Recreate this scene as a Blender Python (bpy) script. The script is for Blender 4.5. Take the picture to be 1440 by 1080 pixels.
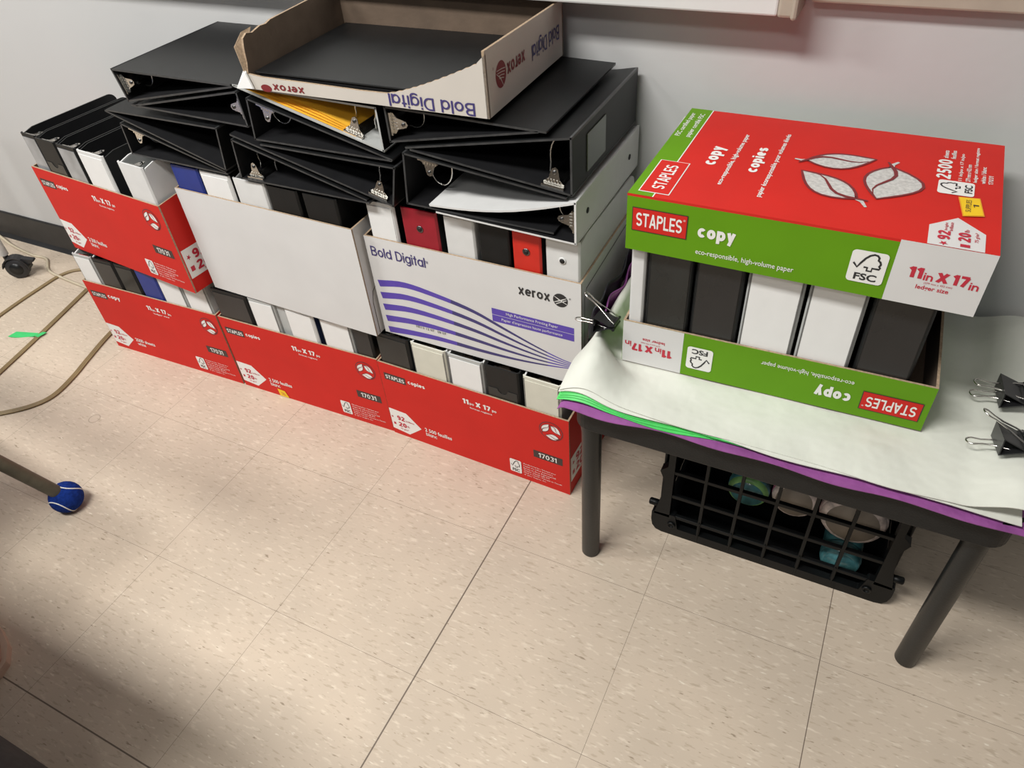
import bpy, bmesh, math, random
from mathutils import Vector, Matrix, noise as mnoise
random.seed(7)
for o in list(bpy.data.objects): bpy.data.objects.remove(o)
SC = bpy.context.scene
COL = SC.collection
PI = math.pi
# ------------------------------------------------------------------ camera
cam = bpy.data.cameras.new('camera'); co = bpy.data.objects.new('camera', cam); COL.objects.link(co)
cam.sensor_fit = 'HORIZONTAL'; cam.sensor_width = 36.0; cam.lens = 1026.0/1440*36; cam.clip_start = .02
R0 = ((0.8961, 0.4387, -0.0673), (0.2515, -0.6269, -0.7374), (-0.3657, 0.6439, -0.6721))
rm = Matrix((R0[0], [-v for v in R0[1]], [-v for v in R0[2]])).transposed()
co.matrix_world = Matrix.Translation((1.39276, -0.41652, 1.19407)) @ rm.to_4x4()
SC.camera = co
# ------------------------------------------------------------------ world, lights, exposure
w = bpy.data.worlds.new('world'); SC.world = w; w.use_nodes = True
w.node_tree.nodes['Background'].inputs[0].default_value = (.92, .96, 1.0, 1)
w.node_tree.nodes['Background'].inputs[1].default_value = .075
def area(name, loc, size, power, col, target=None):
    l = bpy.data.lights.new(name, 'AREA'); l.shape = 'RECTANGLE'; l.size, l.size_y = size
    l.energy = power; l.color = col
    o = bpy.data.objects.new(name, l); COL.objects.link(o); o.location = loc
    if target:
        o.rotation_euler = (Vector(target)-Vector(loc)).to_track_quat('-Z', 'Y').to_euler()
    return o
area('ceiling_light', (.42, -.78, 2.6), (1.2, .34), 54, (1, .985, .95))
area('ceiling_light', (-1.5, -.78, 2.6), (1.2, .34), 48, (1, .99, .97))
area('ceiling_light', (1.0, -1.9, 2.6), (1.2, .4), 16, (1, .98, .94))
SC.view_settings.view_transform = 'Standard'; SC.view_settings.look = 'None'
SC.view_settings.exposure = .40; SC.view_settings.gamma = 1.0
SC.view_settings.use_curve_mapping = False

# ------------------------------------------------------------------ materials
M = {}
def mat(name, col, rough=.5, metal=0, spec=.5, var=.06, vs=30, bump=0, bs=200, coat=0, alpha=1, trans=0, bd=.002):
    m = bpy.data.materials.new(name); m.use_nodes = True; nt = m.node_tree; b = nt.nodes['Principled BSDF']
    tc = nt.nodes.new('ShaderNodeTexCoord')
    n = nt.nodes.new('ShaderNodeTexNoise'); n.inputs['Scale'].default_value = vs; n.inputs['Detail'].default_value = 4
    nt.links.new(tc.outputs['Object'], n.inputs['Vector'])
    r = nt.nodes.new('ShaderNodeValToRGB')
    r.color_ramp.elements[0].position = .3; r.color_ramp.elements[1].position = .7
    r.color_ramp.elements[0].color = [c*(1-var) for c in col]+[1]
    r.color_ramp.elements[1].color = [min(1, c*(1+var)) for c in col]+[1]
    nt.links.new(n.outputs['Fac'], r.inputs['Fac']); nt.links.new(r.outputs['Color'], b.inputs['Base Color'])
    b.inputs['Roughness'].default_value = rough; b.inputs['Metallic'].default_value = metal
    b.inputs['Specular IOR Level'].default_value = spec; b.inputs['Coat Weight'].default_value = coat
    b.inputs['Alpha'].default_value = alpha; b.inputs['Transmission Weight'].default_value = trans
    if bump:
        n2 = nt.nodes.new('ShaderNodeTexNoise'); n2.inputs['Scale'].default_value = bs; n2.inputs['Detail'].default_value = 3
        nt.links.new(tc.outputs['Object'], n2.inputs['Vector'])
        bp = nt.nodes.new('ShaderNodeBump'); bp.inputs['Strength'].default_value = bump; bp.inputs['Distance'].default_value = bd
        nt.links.new(n2.outputs['Fac'], bp.inputs['Height']); nt.links.new(bp.outputs['Normal'], b.inputs['Normal'])
    M[name] = m; return m
mat('wall', (.54, .54, .535), .6, var=.02, vs=3, bump=.15, bs=60)
mat('baseboard', (.018, .018, .019), .45, var=.2)
mat('board_white', (.72, .72, .70), .3, var=.02)
mat('tray_beige', (.42, .36, .29), .45, var=.05)
mat('red_card', (.58, .020, .014), .6, spec=.25, var=.04, vs=12)
mat('green_card', (.115, .29, .004), .55, spec=.25, var=.04, vs=12)
mat('white_card', (.65, .64, .63), .6, var=.03, vs=10)
mat('grey_card', (.56, .52, .47), .65, var=.04, vs=10)
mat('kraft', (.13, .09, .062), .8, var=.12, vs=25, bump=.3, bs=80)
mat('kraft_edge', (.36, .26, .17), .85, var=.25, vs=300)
mat('ink_white', (.80, .79, .76), .5, var=.02)
mat('ink_dark', (.045, .025, .022), .5, var=.05)
mat('ink_black', (.02, .02, .022), .5, var=.05)
mat('ink_red', (.50, .02, .045), .5, var=.04)
mat('ink_maroon', (.19, .018, .022), .5, var=.04)
mat('ink_purple', (.095, .055, .38), .5, var=.04)
mat('ink_navy', (.05, .04, .16), .5, var=.04)
mat('ink_grey', (.55, .54, .52), .5, var=.2, vs=200)
mat('sticker_yellow', (.85, .55, .01), .5, var=.05)
mat('sticker_orange', (.75, .30, .02), .5, var=.05)
mat('vinyl_black', (.008, .0085, .009), .42, spec=.3, var=.15, bump=.12, bs=700)
mat('vinyl_inside', (.010, .010, .011), .5, spec=.35, var=.15)
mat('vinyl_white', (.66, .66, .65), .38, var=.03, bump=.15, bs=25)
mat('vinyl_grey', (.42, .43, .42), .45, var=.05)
mat('vinyl_cream', (.63, .62, .53), .42, var=.04, bump=.15, bs=25)
mat('vinyl_blue', (.012, .030, .21), .4, var=.08)
mat('vinyl_navy', (.010, .018, .06), .4, var=.08)
mat('vinyl_crimson', (.30, .010, .022), .4, var=.08)
mat('vinyl_scarlet', (.58, .022, .012), .4, var=.06)
mat('vinyl_lightblue', (.25, .40, .55), .4, var=.06)
mat('pocket_dark', (.013, .015, .015), .16, spec=.45, var=.3, vs=14, coat=.08)
mat('pocket_charcoal', (.016, .016, .017), .18, spec=.45, var=.2, vs=9, coat=.08)
mat('pocket_silver', (.30, .31, .32), .2, spec=.6, var=.3, vs=16, coat=.4)
mat('paper_insert', (.78, .78, .77), .28, var=.02, coat=.3)
mat('paper_white', (.80, .80, .79), .6, var=.02)
mat('paper_yellow', (.80, .42, .03), .6, var=.1, vs=18)
mat('chrome', (.70, .68, .64), .22, metal=1, var=.08, vs=60)
mat('steel_dark', (.16, .16, .16), .3, metal=1, var=.1)
mat('hinge_grey', (.12, .12, .12), .3, var=.1)
mat('vinyl_edge_glint', (.045, .046, .047), .3, var=.3, vs=60)  # lighter than the covers: bright edge highlights painted into the colour
mat('hole_black', (.006, .006, .006), .6, var=.1)
mat('plastic_table', (.011, .011, .011), .5, spec=.3, var=.12, bump=.25, bs=500)
mat('plastic_leg', (.010, .011, .011), .35, spec=.35, var=.1, bump=.1, bs=400)
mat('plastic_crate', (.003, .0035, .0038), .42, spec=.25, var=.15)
mat('sheet_white', (.66, .67, .60), .7, var=.05, vs=9, bump=.7, bs=11, bd=.012)
mat('sheet_green', (.085, .58, .13), .55, var=.1, vs=25, bump=.5, bs=30, bd=.008)
mat('sheet_purple', (.27, .075, .265), .5, var=.15, vs=25, bump=.5, bs=30, bd=.008)
mat('sheet_black', (.02, .018, .025), .5, var=.2, vs=30)
mat('clip_black', (.014, .014, .015), .3, var=.1)
mat('cable_tan', (.24, .175, .085), .5, var=.12, vs=20)
mat('cable_pale', (.52, .45, .33), .5, var=.06)
mat('tape_green', (.04, .50, .14), .5, var=.06)
mat('ball_blue', (.008, .030, .19), .9, spec=.1, var=.3, vs=160, bump=.8, bs=500)
mat('ball_seam', (.75, .75, .72), .8, var=.05)
mat('tube_olive', (.085, .08, .055), .5, var=.25, vs=40)
mat('chair_blue', (.02, .06, .22), .4, var=.05)
mat('caster_black', (.018, .018, .02), .45, var=.1)
mat('metal_white', (.60, .60, .58), .4, var=.03)
mat('cushion_grey', (.030, .031, .033), .8, var=.2, vs=90)
mat('shoe_beige', (.42, .29, .23), .75, var=.1, vs=40)
mat('shoe_sole', (.52, .40, .31), .6, var=.05)
mat('roll_core', (.32, .27, .22), .7, var=.12, vs=30)
mat('wrap_teal', (.06, .20, .22), .35, var=.5, vs=45, coat=.4)
mat('wrap_print', (.68, .58, .54), .45, var=.45, vs=60)
mat('wrap_pink', (.42, .12, .22), .45, var=.2, vs=50)
mat('wrap_green', (.20, .42, .14), .4, var=.3, vs=40)
mat('spine_label', (.055, .075, .045), .22, var=.35, vs=22, coat=.4)

def floor_mat():
    m = bpy.data.materials.new('vinyl_tile'); m.use_nodes = True; nt = m.node_tree; N = nt.nodes; L = nt.links
    b = N['Principled BSDF']; b.inputs['Roughness'].default_value = .42; b.inputs['Specular IOR Level'].default_value = .35
    tc = N.new('ShaderNodeTexCoord'); sep = N.new('ShaderNodeSeparateXYZ'); L.new(tc.outputs['Object'], sep.inputs[0])
    def math_(op, a, b_=None, c=None):
        n = N.new('ShaderNodeMath'); n.operation = op
        for i, v in enumerate((a, b_, c)):
            if v is None: continue
            if isinstance(v, (int, float)): n.inputs[i].default_value = v
            else: L.new(v, n.inputs[i])
        return n.outputs[0]
    T = .3048
    X, Y = sep.outputs[0], sep.outputs[1]
    def dist_to_grid(v):
        a = math_('DIVIDE', v, T); r = math_('ROUND', a); d = math_('ABSOLUTE', math_('SUBTRACT', a, r)); return math_('MULTIPLY', d, T), r
    dx, rx = dist_to_grid(X); dy, ry = dist_to_grid(Y)
    # wide worn joints along x=3T and y=-T, hairline joints elsewhere
    w3 = math_('ADD', math_('ADD', .00030, math_('MULTIPLY', math_('COMPARE', rx, 3.0, .1), .0010)), math_('MULTIPLY', math_('COMPARE', rx, 5.0, .1), .0004))
    wy = math_('ADD', .00028, math_('MULTIPLY', math_('COMPARE', ry, -1.0, .1), .0009))
    line = math_('MAXIMUM', math_('LESS_THAN', dx, w3), math_('LESS_THAN', dy, wy))
    # flecks stretched along the tile grain
    mp = N.new('ShaderNodeMapping'); mp.inputs['Scale'].default_value = (46, 185, 1); mp.inputs['Rotation'].default_value = (0, 0, .12)
    L.new(tc.outputs['Object'], mp.inputs[0])
    def fleck(seed, lo, hi, sc):
        n = N.new('ShaderNodeTexNoise'); n.noise_dimensions = '4D'; n.inputs['W'].default_value = seed
        n.inputs['Scale'].default_value = sc; n.inputs['Detail'].default_value = 2.5; n.inputs['Roughness'].default_value = .55
        L.new(mp.outputs[0], n.inputs['Vector'])
        r = N.new('ShaderNodeMapRange'); r.inputs[1].default_value = lo; r.inputs[2].default_value = hi
        L.new(n.outputs['Fac'], r.inputs[0]); return r.outputs[0]
    big = N.new('ShaderNodeTexNoise'); big.inputs['Scale'].default_value = 5; big.inputs['Detail'].default_value = 3
    L.new(tc.outputs['Object'], big.inputs['Vector'])
    base = N.new('ShaderNodeValToRGB'); base.color_ramp.elements[0].position = .35; base.color_ramp.elements[1].position = .68
    base.color_ramp.elements[0].color = (.50, .418, .330, 1); base.color_ramp.elements[1].color = (.56, .465, .365, 1)
    L.new(big.outputs['Fac'], base.inputs[0])
    cur = base.outputs['Color']
    def mixc(fac, colr, amt, cur):
        x = N.new('ShaderNodeMix'); x.data_type = 'RGBA'
        L.new(math_('MULTIPLY', fac, amt), x.inputs['Factor']); L.new(cur, x.inputs['A']); x.inputs['B'].default_value = (*colr, 1)
        return x.outputs['Result']
    cur = mixc(fleck(1.3, .56, .68, .8), (.66, .57, .46), .7, cur)
    cur = mixc(fleck(4.1, .57, .66, 1.0), (.38, .305, .225), .6, cur)
    cur = mixc(fleck(9.7, .67, .72, 1.1), (.22, .165, .11), .75, cur)
    cur = mixc(fleck(6.2, .66, .72, 1.1), (.78, .72, .61), .6, cur)
    # two round scuff rings on the floor
    for (cx, cy, rr) in ((-.155, .232, .0135), (1.215, -.125+.0, .0135)):
        d = math_('SQRT', math_('ADD', math_('POWER', math_('SUBTRACT', X, cx), 2), math_('POWER', math_('SUBTRACT', Y, cy), 2)))
        cur = mixc(math_('LESS_THAN', math_('ABSOLUTE', math_('SUBTRACT', d, rr)), .0011), (.26, .21, .16), .6, cur)
    cur = mixc(line, (.085, .06, .045), .85, cur)
    L.new(cur, b.inputs['Base Color'])
    bp = N.new('ShaderNodeBump'); bp.inputs['Strength'].default_value = .25; bp.inputs['Distance'].default_value = .001; bp.invert = True
    L.new(line, bp.inputs['Height']); L.new(bp.outputs[0], b.inputs['Normal'])
    M['floor'] = m
floor_mat()

# ------------------------------------------------------------------ mesh builder
class MB:
    def __init__(s): s.v = []; s.f = []; s.m = []; s.mats = []; s.sm = []
    def mi(s, mname):
        if mname not in s.mats: s.mats.append(mname)
        return s.mats.index(mname)
    def add(s, verts, faces, mname, smooth=False):
        k = len(s.v); i = s.mi(mname)
        s.v += [Vector(v) for v in verts]
        for f in faces: s.f.append([k+a for a in f]); s.m.append(i); s.sm.append(smooth)
    def box(s, a, b, mname, mx=None):
        (x0, y0, z0), (x1, y1, z1) = a, b
        v = [(x0, y0, z0), (x1, y0, z0), (x1, y1, z0), (x0, y1, z0), (x0, y0, z1), (x1, y0, z1), (x1, y1, z1), (x0, y1, z1)]
        if mx: v = [mx @ Vector(p) for p in v]
        s.add(v, [(0, 3, 2, 1), (4, 5, 6, 7), (0, 1, 5, 4), (1, 2, 6, 5), (2, 3, 7, 6), (3, 0, 4, 7)], mname)
    def prism(s, poly, O, U, V, N, mname, cap=None):
        # polygon in (u,v) about O swept along vector N
        O, U, V, N = map(Vector, (O, U, V, N)); n = len(poly)
        a = [O+U*p[0]+V*p[1] for p in poly]; b = [p+N for p in a]
        c = cap or mname
        s.add(a+b, [tuple(range(n))[::-1], tuple(range(n, 2*n))], c)
        s.add(a+b, [(i, (i+1) % n, n+(i+1) % n, n+i) for i in range(n)], mname)
    def tube(s, pts, r, mname, seg=8, closed=False, taper=None):
        pts = [Vector(p) for p in pts]; n = len(pts); rings = []
        up = None
        for i, p in enumerate(pts):
            if closed: t = pts[(i+1) % n]-pts[i-1]
            else: t = pts[min(i+1, n-1)]-pts[max(i-1, 0)]
            t.normalize()
            if up is None:
                a = Vector((0, 0, 1)) if abs(t.z) < .9 else Vector((1, 0, 0)); up = (a-t*a.dot(t)).normalized()
            else:
                up = (up-t*up.dot(t)); up = up.normalized() if up.length > 1e-6 else t.orthogonal().normalized()
            sd = t.cross(up); rr = r if taper is None else r*taper[i]
            rings.append([p+(up*math.cos(2*PI*k/seg)+sd*math.sin(2*PI*k/seg))*rr for k in range(seg)])
        V = [q for ring in rings for q in ring]; F = []
        m_ = n if closed else n-1
        for i in range(m_):
            j = (i+1) % n
            for k in range(seg): F.append((i*seg+k, j*seg+k, j*seg+(k+1) % seg, i*seg+(k+1) % seg))
        s.add(V, F, mname, True)
        if not closed: s.add(rings[0]+rings[-1], [tuple(range(seg))[::-1], tuple(range(seg, 2*seg))], mname)
    def lathe(s, prof, O, axis, mname, seg=24, smooth=True):
        # prof: (radius, height) pairs about axis through O
        O = Vector(O); ax = Vector(axis).normalized(); a = ax.orthogonal().normalized(); b = ax.cross(a); V = []
        for (r, h) in prof:
            for k in range(seg): V.append(O+ax*h+(a*math.cos(2*PI*k/seg)+b*math.sin(2*PI*k/seg))*r)
        F = []
        for i in range(len(prof)-1):
            for k in range(seg): F.append((i*seg+k, i*seg+(k+1) % seg, (i+1)*seg+(k+1) % seg, (i+1)*seg+k))
        F.append(tuple(range(seg))[::-1]); F.append(tuple(range((len(prof)-1)*seg, len(prof)*seg)))
        s.add(V, F, mname, smooth)
    def build(s, name, parent=None, bevel=0, loc=None, seg=2, wn=True):
        me = bpy.data.meshes.new(name); me.from_pydata(s.v, [], s.f)
        for mname in s.mats: me.materials.append(M[mname])
        for p, i, sm in zip(me.polygons, s.m, s.sm): p.material_index = i; p.use_smooth = sm
        bm = bmesh.new(); bm.from_mesh(me); bmesh.ops.recalc_face_normals(bm, faces=bm.faces) if wn else None
        bm.to_mesh(me); bm.free(); me.update()
        o = bpy.data.objects.new(name, me); COL.objects.link(o)
        if parent: o.parent = parent
        if loc: o.location = loc
        if bevel:
            bv = o.modifiers.new('edge', 'BEVEL'); bv.width = bevel; bv.segments = seg; bv.limit_method = 'ANGLE'; bv.angle_limit = math.radians(40)
        return o
def tag(o, label=None, cat=None, group=None, kind=None):
    if label: o['label'] = label
    if cat: o['category'] = cat
    if group: o['group'] = group
    if kind: o['kind'] = kind
    return o
def thing(name, label, cat, loc=(0, 0, 0), rz=0, group=None):
    o = bpy.data.objects.new(name, None); COL.objects.link(o); o.empty_display_size = .05
    o.location = loc; o.rotation_euler = (0, 0, rz); return tag(o, label, cat, group)

# flat printed lettering: text outlines as mesh, fitted into a box on a panel
_tc = {}
def text_geo(s, bold):
    k = (s, bold)
    if k in _tc: return _tc[k]
    c = bpy.data.curves.new('t', 'FONT'); c.body = s; c.size = 1; c.offset = bold; c.resolution_u = 3 if len(s) < 14 else 2
    o = bpy.data.objects.new('t', c); COL.objects.link(o)
    dg = bpy.context.evaluated_depsgraph_get(); dg.update()
    me = bpy.data.meshes.new_from_object(o.evaluated_get(dg))
    v = [(p.co.x, p.co.y) for p in me.vertices]; f = [tuple(p.vertices) for p in me.polygons]
    bpy.data.objects.remove(o); bpy.data.meshes.remove(me); bpy.data.curves.remove(c)
    if v:
        x0 = min(p[0] for p in v); x1 = max(p[0] for p in v); y0 = min(p[1] for p in v); y1 = max(p[1] for p in v)
        v = [((p[0]-x0)/(x1-x0), (p[1]-y0)/(y1-y0)) for p in v]
    _tc[k] = (v, f); return _tc[k]
def glyph(c, w):
    """heavy sans letter as centre-line strokes; cap height 1"""
    h = w/2; X = .74; B = .62
    def e(cx, cy, rx, ry, a0, a1, n=14): return [(cx+rx*math.cos(math.radians(a0+(a1-a0)*k/n)), cy+ry*math.sin(math.radians(a0+(a1-a0)*k/n))) for k in range(n+1)]
    def sc(W, H): return e(W/2, (H/2+H-h)/2, W/2-h, (H/2-h)/2, 25, 270)+e(W/2, (h+H/2)/2, W/2-h, (H/2-h)/2, 90, -155)[1:]
    bowl = e(B/2, X/2, B/2-h, X/2-h, 0, 360, 24)
    C = .66
    T = {'o': ([bowl], B), 'c': ([e(B/2, X/2, B/2-h, X/2-h, 42, 318, 20)], B*.95), 'e': ([[(h, X/2), (B-h, X/2)], e(B/2, X/2, B/2-h, X/2-h, 0, 318, 20)], B),
     'p': ([[(h, -.26), (h, X)], bowl], B), 'd': ([[(B-h, 0), (B-h, 1)], bowl], B), 'a': ([[(B-h, 0), (B-h, X)], bowl], B), 'b': ([[(h, 0), (h, 1)], bowl], B),
     'g': ([[(B-h, X), (B-h, 0)]+e(B/2, 0, B/2-h, .26-h, 0, -150, 10), bowl], B),
     'n': ([[(h, 0), (h, X)], e(B/2, X-B/2, B/2-h, B/2-h, 180, 0, 12)+[(B-h, 0)]], B), 'r': ([[(h, 0), (h, X)], e(B*.42, X-.28, B*.42-h, .28-h, 180, 60, 8)], .40),
     'i': ([[(h, 0), (h, X)], [(h, .84), (h, 1)]], w), 'l': ([[(h, 0), (h, 1)]], w), 't': ([[(.12+h, .95), (.12+h, 0)], [(0, X-h), (.34, X-h)]], .34),
     's': ([sc(.56, X)], .56), 'y': ([[(h, X), (B/2+.01, .02)], [(B-h, X), (B/2-.10, -.26)]], B), 'x': ([[(h, 0), (B-h, X)], [(h, X), (B-h, 0)]], B),
     'S': ([sc(C, 1)], C), 'T': ([[(0, 1-h), (.64, 1-h)], [(.32, 0), (.32, 1)]], .64), 'A': ([[(h*.9, 0), (.36, 1)], [(.72-h*.9, 0), (.36, 1)], [(.16, .28), (.56, .28)]], .72),
     'P': ([[(h, 0), (h, 1)], [(h, 1-h), (.34, 1-h)]+e(.34, .715, .30-h, .285-h, 90, -90, 10)+[(h, .43+h)]], .64), 'L': ([[(h, 1), (h, 0)], [(h, h), (.54, h)]], .54),
     'E': ([[(h, 0), (h, 1)], [(h, 1-h), (.58, 1-h)], [(h, .5), (.54, .5)], [(h, h), (.58, h)]], .58),
     'B': ([[(h, 0), (h, 1)], [(h, 1-h), (.34, 1-h)]+e(.34, .74, .28-h, .26-h, 90, -90, 10)+[(h, .5)], [(.34, .5)]+e(.36, .26+h/3, .30-h, .26-h*.7, 90, -90, 10)+[(h, h)]], .66),
     'D': ([[(h, 0), (h, 1)], [(h, 1-h), (.3, 1-h)]+e(.3, .5, .42-h, .5-h, 90, -90, 14)+[(h, h)]], .72), 'X': ([[(h, 0), (.66-h, 1)], [(h, 1), (.66-h, 0)]], .66),
     '0': ([e(.3, .5, .3-h, .5-h, 0, 360, 24)], .6), '1': ([[(.34-h, 0), (.34-h, 1)], [(.34-h, .93), (0, .74)]], .36),
     '2': ([e(.3, .70, .3-h, .30-h, 165, -25, 12)+[(h*1.1, h*1.2)], [(0, h), (.6, h)]], .6), '3': ([e(.29, .745, .29-h, .255-h, 150, -90, 12), e(.3, .255+h/2, .3-h, .255-h/2, 90, -150, 12)], .6),
     '5': ([[(.55, 1-h), (.10+h, 1-h), (.06+h, .50)], e(.3, .32, .3-h, .32-h, 140, -150, 14)], .6), '7': ([[(0, 1-h), (.58-h*.6, 1-h)], [(.58-h, 1-h), (.20, 0)]], .58),
     '9': ([e(.3, .68, .3-h, .32-h, 0, 360, 20), e(.3, .36, .3-h, .36-h, -140, 0, 10)+[(.6-h, .68)]], .6), ' ': ([], .3)}
    return T.get(c)
def stroke_geo(s, bold):
    w = min(.245, .105+bold*2.3); k = (s, 'stroke', bold)
    if k in _tc: return _tc[k]
    V, F, x, ns = [], [], 0, 0
    for c in s:
        strokes, adv = glyph(c, w)
        for pl in strokes:
            n = len(pl); L_, R_ = [], []; closed = n > 2 and math.dist(pl[0], pl[-1]) < 1e-6
            for i in range(n):
                a = pl[i-1] if i else (pl[-2] if closed else pl[0]); b = pl[i+1] if i < n-1 else (pl[1] if closed else pl[-1])
                d1 = Vector((pl[i][0]-a[0], pl[i][1]-a[1])); d2 = Vector((b[0]-pl[i][0], b[1]-pl[i][1]))
                d1 = d1.normalized() if d1.length > 1e-6 else d2.normalized(); d2 = d2.normalized() if d2.length > 1e-6 else d1
                m = (d1+d2); m = m.normalized() if m.length > 1e-3 else d1; q = Vector((-m.y, m.x)); f = w/2/max(.5, q.dot(Vector((-d1.y, d1.x))))
                L_.append((x+pl[i][0]+q.x*f, pl[i][1]+q.y*f)); R_.append((x+pl[i][0]-q.x*f, pl[i][1]-q.y*f))
            o = len(V); V += [(q[0], q[1], ns) for q in L_+R_]; ns = (ns+1) % 5; F += [(o+i, o+n+i, o+n+i+1, o+i+1) for i in range(n-1)]
        x += adv+.085
    x0 = min(p[0] for p in V); x1 = max(p[0] for p in V); y0 = min(p[1] for p in V); y1 = max(p[1] for p in V)
    V = [((p[0]-x0)/(x1-x0), (p[1]-y0)/(y1-y0), p[2]) for p in V]; _tc[k] = (V, F); return _tc[k]
class Panel:
    """a printed panel: O origin, U/V in-plane axes, N outward normal (thing-local); flip turns it upside down"""
    def __init__(s, O, U, V, N, W=0, H=0, flip=False):
        s.O, s.U, s.V, s.N = map(Vector, (O, U, V, N)); s.parts = {}; s.flip = flip; s.W = W; s.H = H
    def P(s, u, v, lift):
        if s.flip: u, v = s.W-u, s.H-v
        return s.O+s.U*u+s.V*v+s.N*(.0003*lift)
    def mb(s, part):
        if part not in s.parts: s.parts[part] = MB()
        return s.parts[part]
    def text(s, part, t, box, m, bold=0.0, ang=0, lift=2):
        u, v, w_, h = box; vs, fs = stroke_geo(t, bold) if bold >= .012 and all(glyph(c_, .1) for c_ in t) else text_geo(t, bold); ca, sa = math.cos(ang), math.sin(ang)
        pts = [s.P(u+q[0]*w_*ca-q[1]*h*sa, v+q[0]*w_*sa+q[1]*h*ca, lift+(.12*q[2] if len(q) > 2 else 0)) for q in vs]
        s.mb(part).add(pts, fs, m)
    def poly(s, part, pts, m, lift=1): s.mb(part).add([s.P(a, b, lift) for a, b in pts], [tuple(range(len(pts)))], m)
    def rect(s, part, u0, v0, u1, v1, m, lift=1): s.poly(part, [(u0, v0), (u1, v0), (u1, v1), (u0, v1)], m, lift)
    def rrect(s, part, u0, v0, u1, v1, r, m, lift=1):
        pts = []
        for (cx, cy, a0) in ((u1-r, v1-r, 0), (u0+r, v1-r, 90), (u0+r, v0+r, 180), (u1-r, v0+r, 270)):
            for k in range(5): a = math.radians(a0+k*22.5); pts.append((cx+r*math.cos(a), cy+r*math.sin(a)))
        s.poly(part, pts, m, lift)
    def stroke(s, part, pts, wd, m, lift=2):
        n = len(pts); L_ = []; R_ = []
        for i in range(n):
            a = pts[max(i-1, 0)]; b = pts[min(i+1, n-1)]; dx, dy = b[0]-a[0], b[1]-a[1]; l = math.hypot(dx, dy) or 1
            ww = wd[i] if isinstance(wd, (list, tuple)) else wd
            L_.append((pts[i][0]-dy/l*ww/2, pts[i][1]+dx/l*ww/2)); R_.append((pts[i][0]+dy/l*ww/2, pts[i][1]-dx/l*ww/2))
        V = [s.P(*q, lift) for q in L_+R_]
        s.mb(part).add(V, [(i, n+i, n+i+1, i+1) for i in range(n-1)], m)
    def disc(s, part, cu, cv, ru, rv, m, lift=1, n=28):
        s.poly(part, [(cu+ru*math.cos(2*PI*k/n), cv+rv*math.sin(2*PI*k/n)) for k in range(n)], m, lift)
    def leaf(s, part, tail, tip, bulge, m, om, lift=2, stem=.0, ow=1.14):
        # a leaf outline from tail to tip, bulging unequally to both sides, with its own dark outline, rib and stem
        a, b = Vector(tail), Vector(tip); d = b-a; n = Vector((-d.y, d.x)); K = 9
        def side(sg, f): return [a+d*(k/K)+n*(sg*f*math.sin(PI*(k/K)**.85)) for k in range(K+1)]
        up = side(1, bulge[0]); dn = side(-1, bulge[1])
        s.mb(part).add([s.P(q.x, q.y, lift) for q in up+dn], [(k, k+1, K+2+k, K+1+k) for k in range(K)], m)
        loop = up+dn[::-1][1:]
        s.stroke(part, [(q.x, q.y) for q in loop], d.length*(ow-1)*.28, om, lift+1)
        rib = [a+d*t+n*(.10*math.sin(2*PI*t)) for t in [k/8 for k in range(-1, 8)]]
        s.stroke(part, [(q.x, q.y) for q in rib], [d.length*x for x in (.03, .05, .055, .05, .045, .04, .03, .02, .01)], om, lift+2)
        if stem:
            st = [a-d*stem+n*(.08*stem*4), a-d*stem*.4, a+d*.06]
            s.stroke(part, [(q.x, q.y) for q in st], [d.length*.035, d.length*.055, d.length*.07], m, lift+1)
    def finish(s, parent, labels={}):
        for k, mb in s.parts.items():
            o = mb.build(k, parent, wn=False)
            if k in labels: o['label'] = labels[k]

def fsc(P, part, u0, v0, u1, v1, rot=False, bg='ink_white', fg='ink_black'):
    """certification mark: rounded label with a tick that turns into a tree, letters below"""
    P.rrect(part, u0, v0, u1, v1, min(abs(u1-u0), abs(v1-v0))*.12, bg, 3)
    w_, h = u1-u0, v1-v0
    def T(x, y): return (u0+w_*x, v0+h*y) if not rot else (u0+w_*(1-y), v0+h*x)
    pts = [(.10, .60), (.22, .47), (.30, .62), (.40, .78), (.50, .88), (.60, .925), (.69, .91), (.745, .85), (.74, .77), (.80, .73), (.83, .66), (.80, .59), (.835, .55), (.82, .50), (.63, .50), (.63, .40), (.50, .40), (.50, .50), (.40, .50)]
    P.stroke(part, [T(*q) for q in pts], min(w_, h)*.06, fg, 4)
    if rot: P.text(part, 'FSC', (u0+w_*.95, v0+h*.22, h*.58, w_*.22), fg, .03, PI/2, 4)
    else: P.text(part, 'FSC', (u0+w_*.2, v0+h*.08, w_*.62, h*.22), fg, .03, 0, 4)

# ------------------------------------------------------------------ the setting
WY = .765
b = MB(); b.box((-4.2, -3.0, -.05), (3.6, WY+.1, 0), 'floor'); tag(b.build('floor'), kind='structure')
b = MB(); b.box((-4.2, WY, 0), (3.6, WY+.1, 2.7), 'wall'); tag(b.build('wall_back'), kind='structure')
b = MB(); b.prism([(0, 0), (.016, 0), (.012, .004), (.006, .012), (.005, .096), (.003, .101), (0, .101)], (-4.2, WY, 0), (0, -1, 0), (0, 0, 1), (7.8, 0, 0), 'baseboard')
tag(b.build('baseboard_back'), kind='structure')
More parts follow.
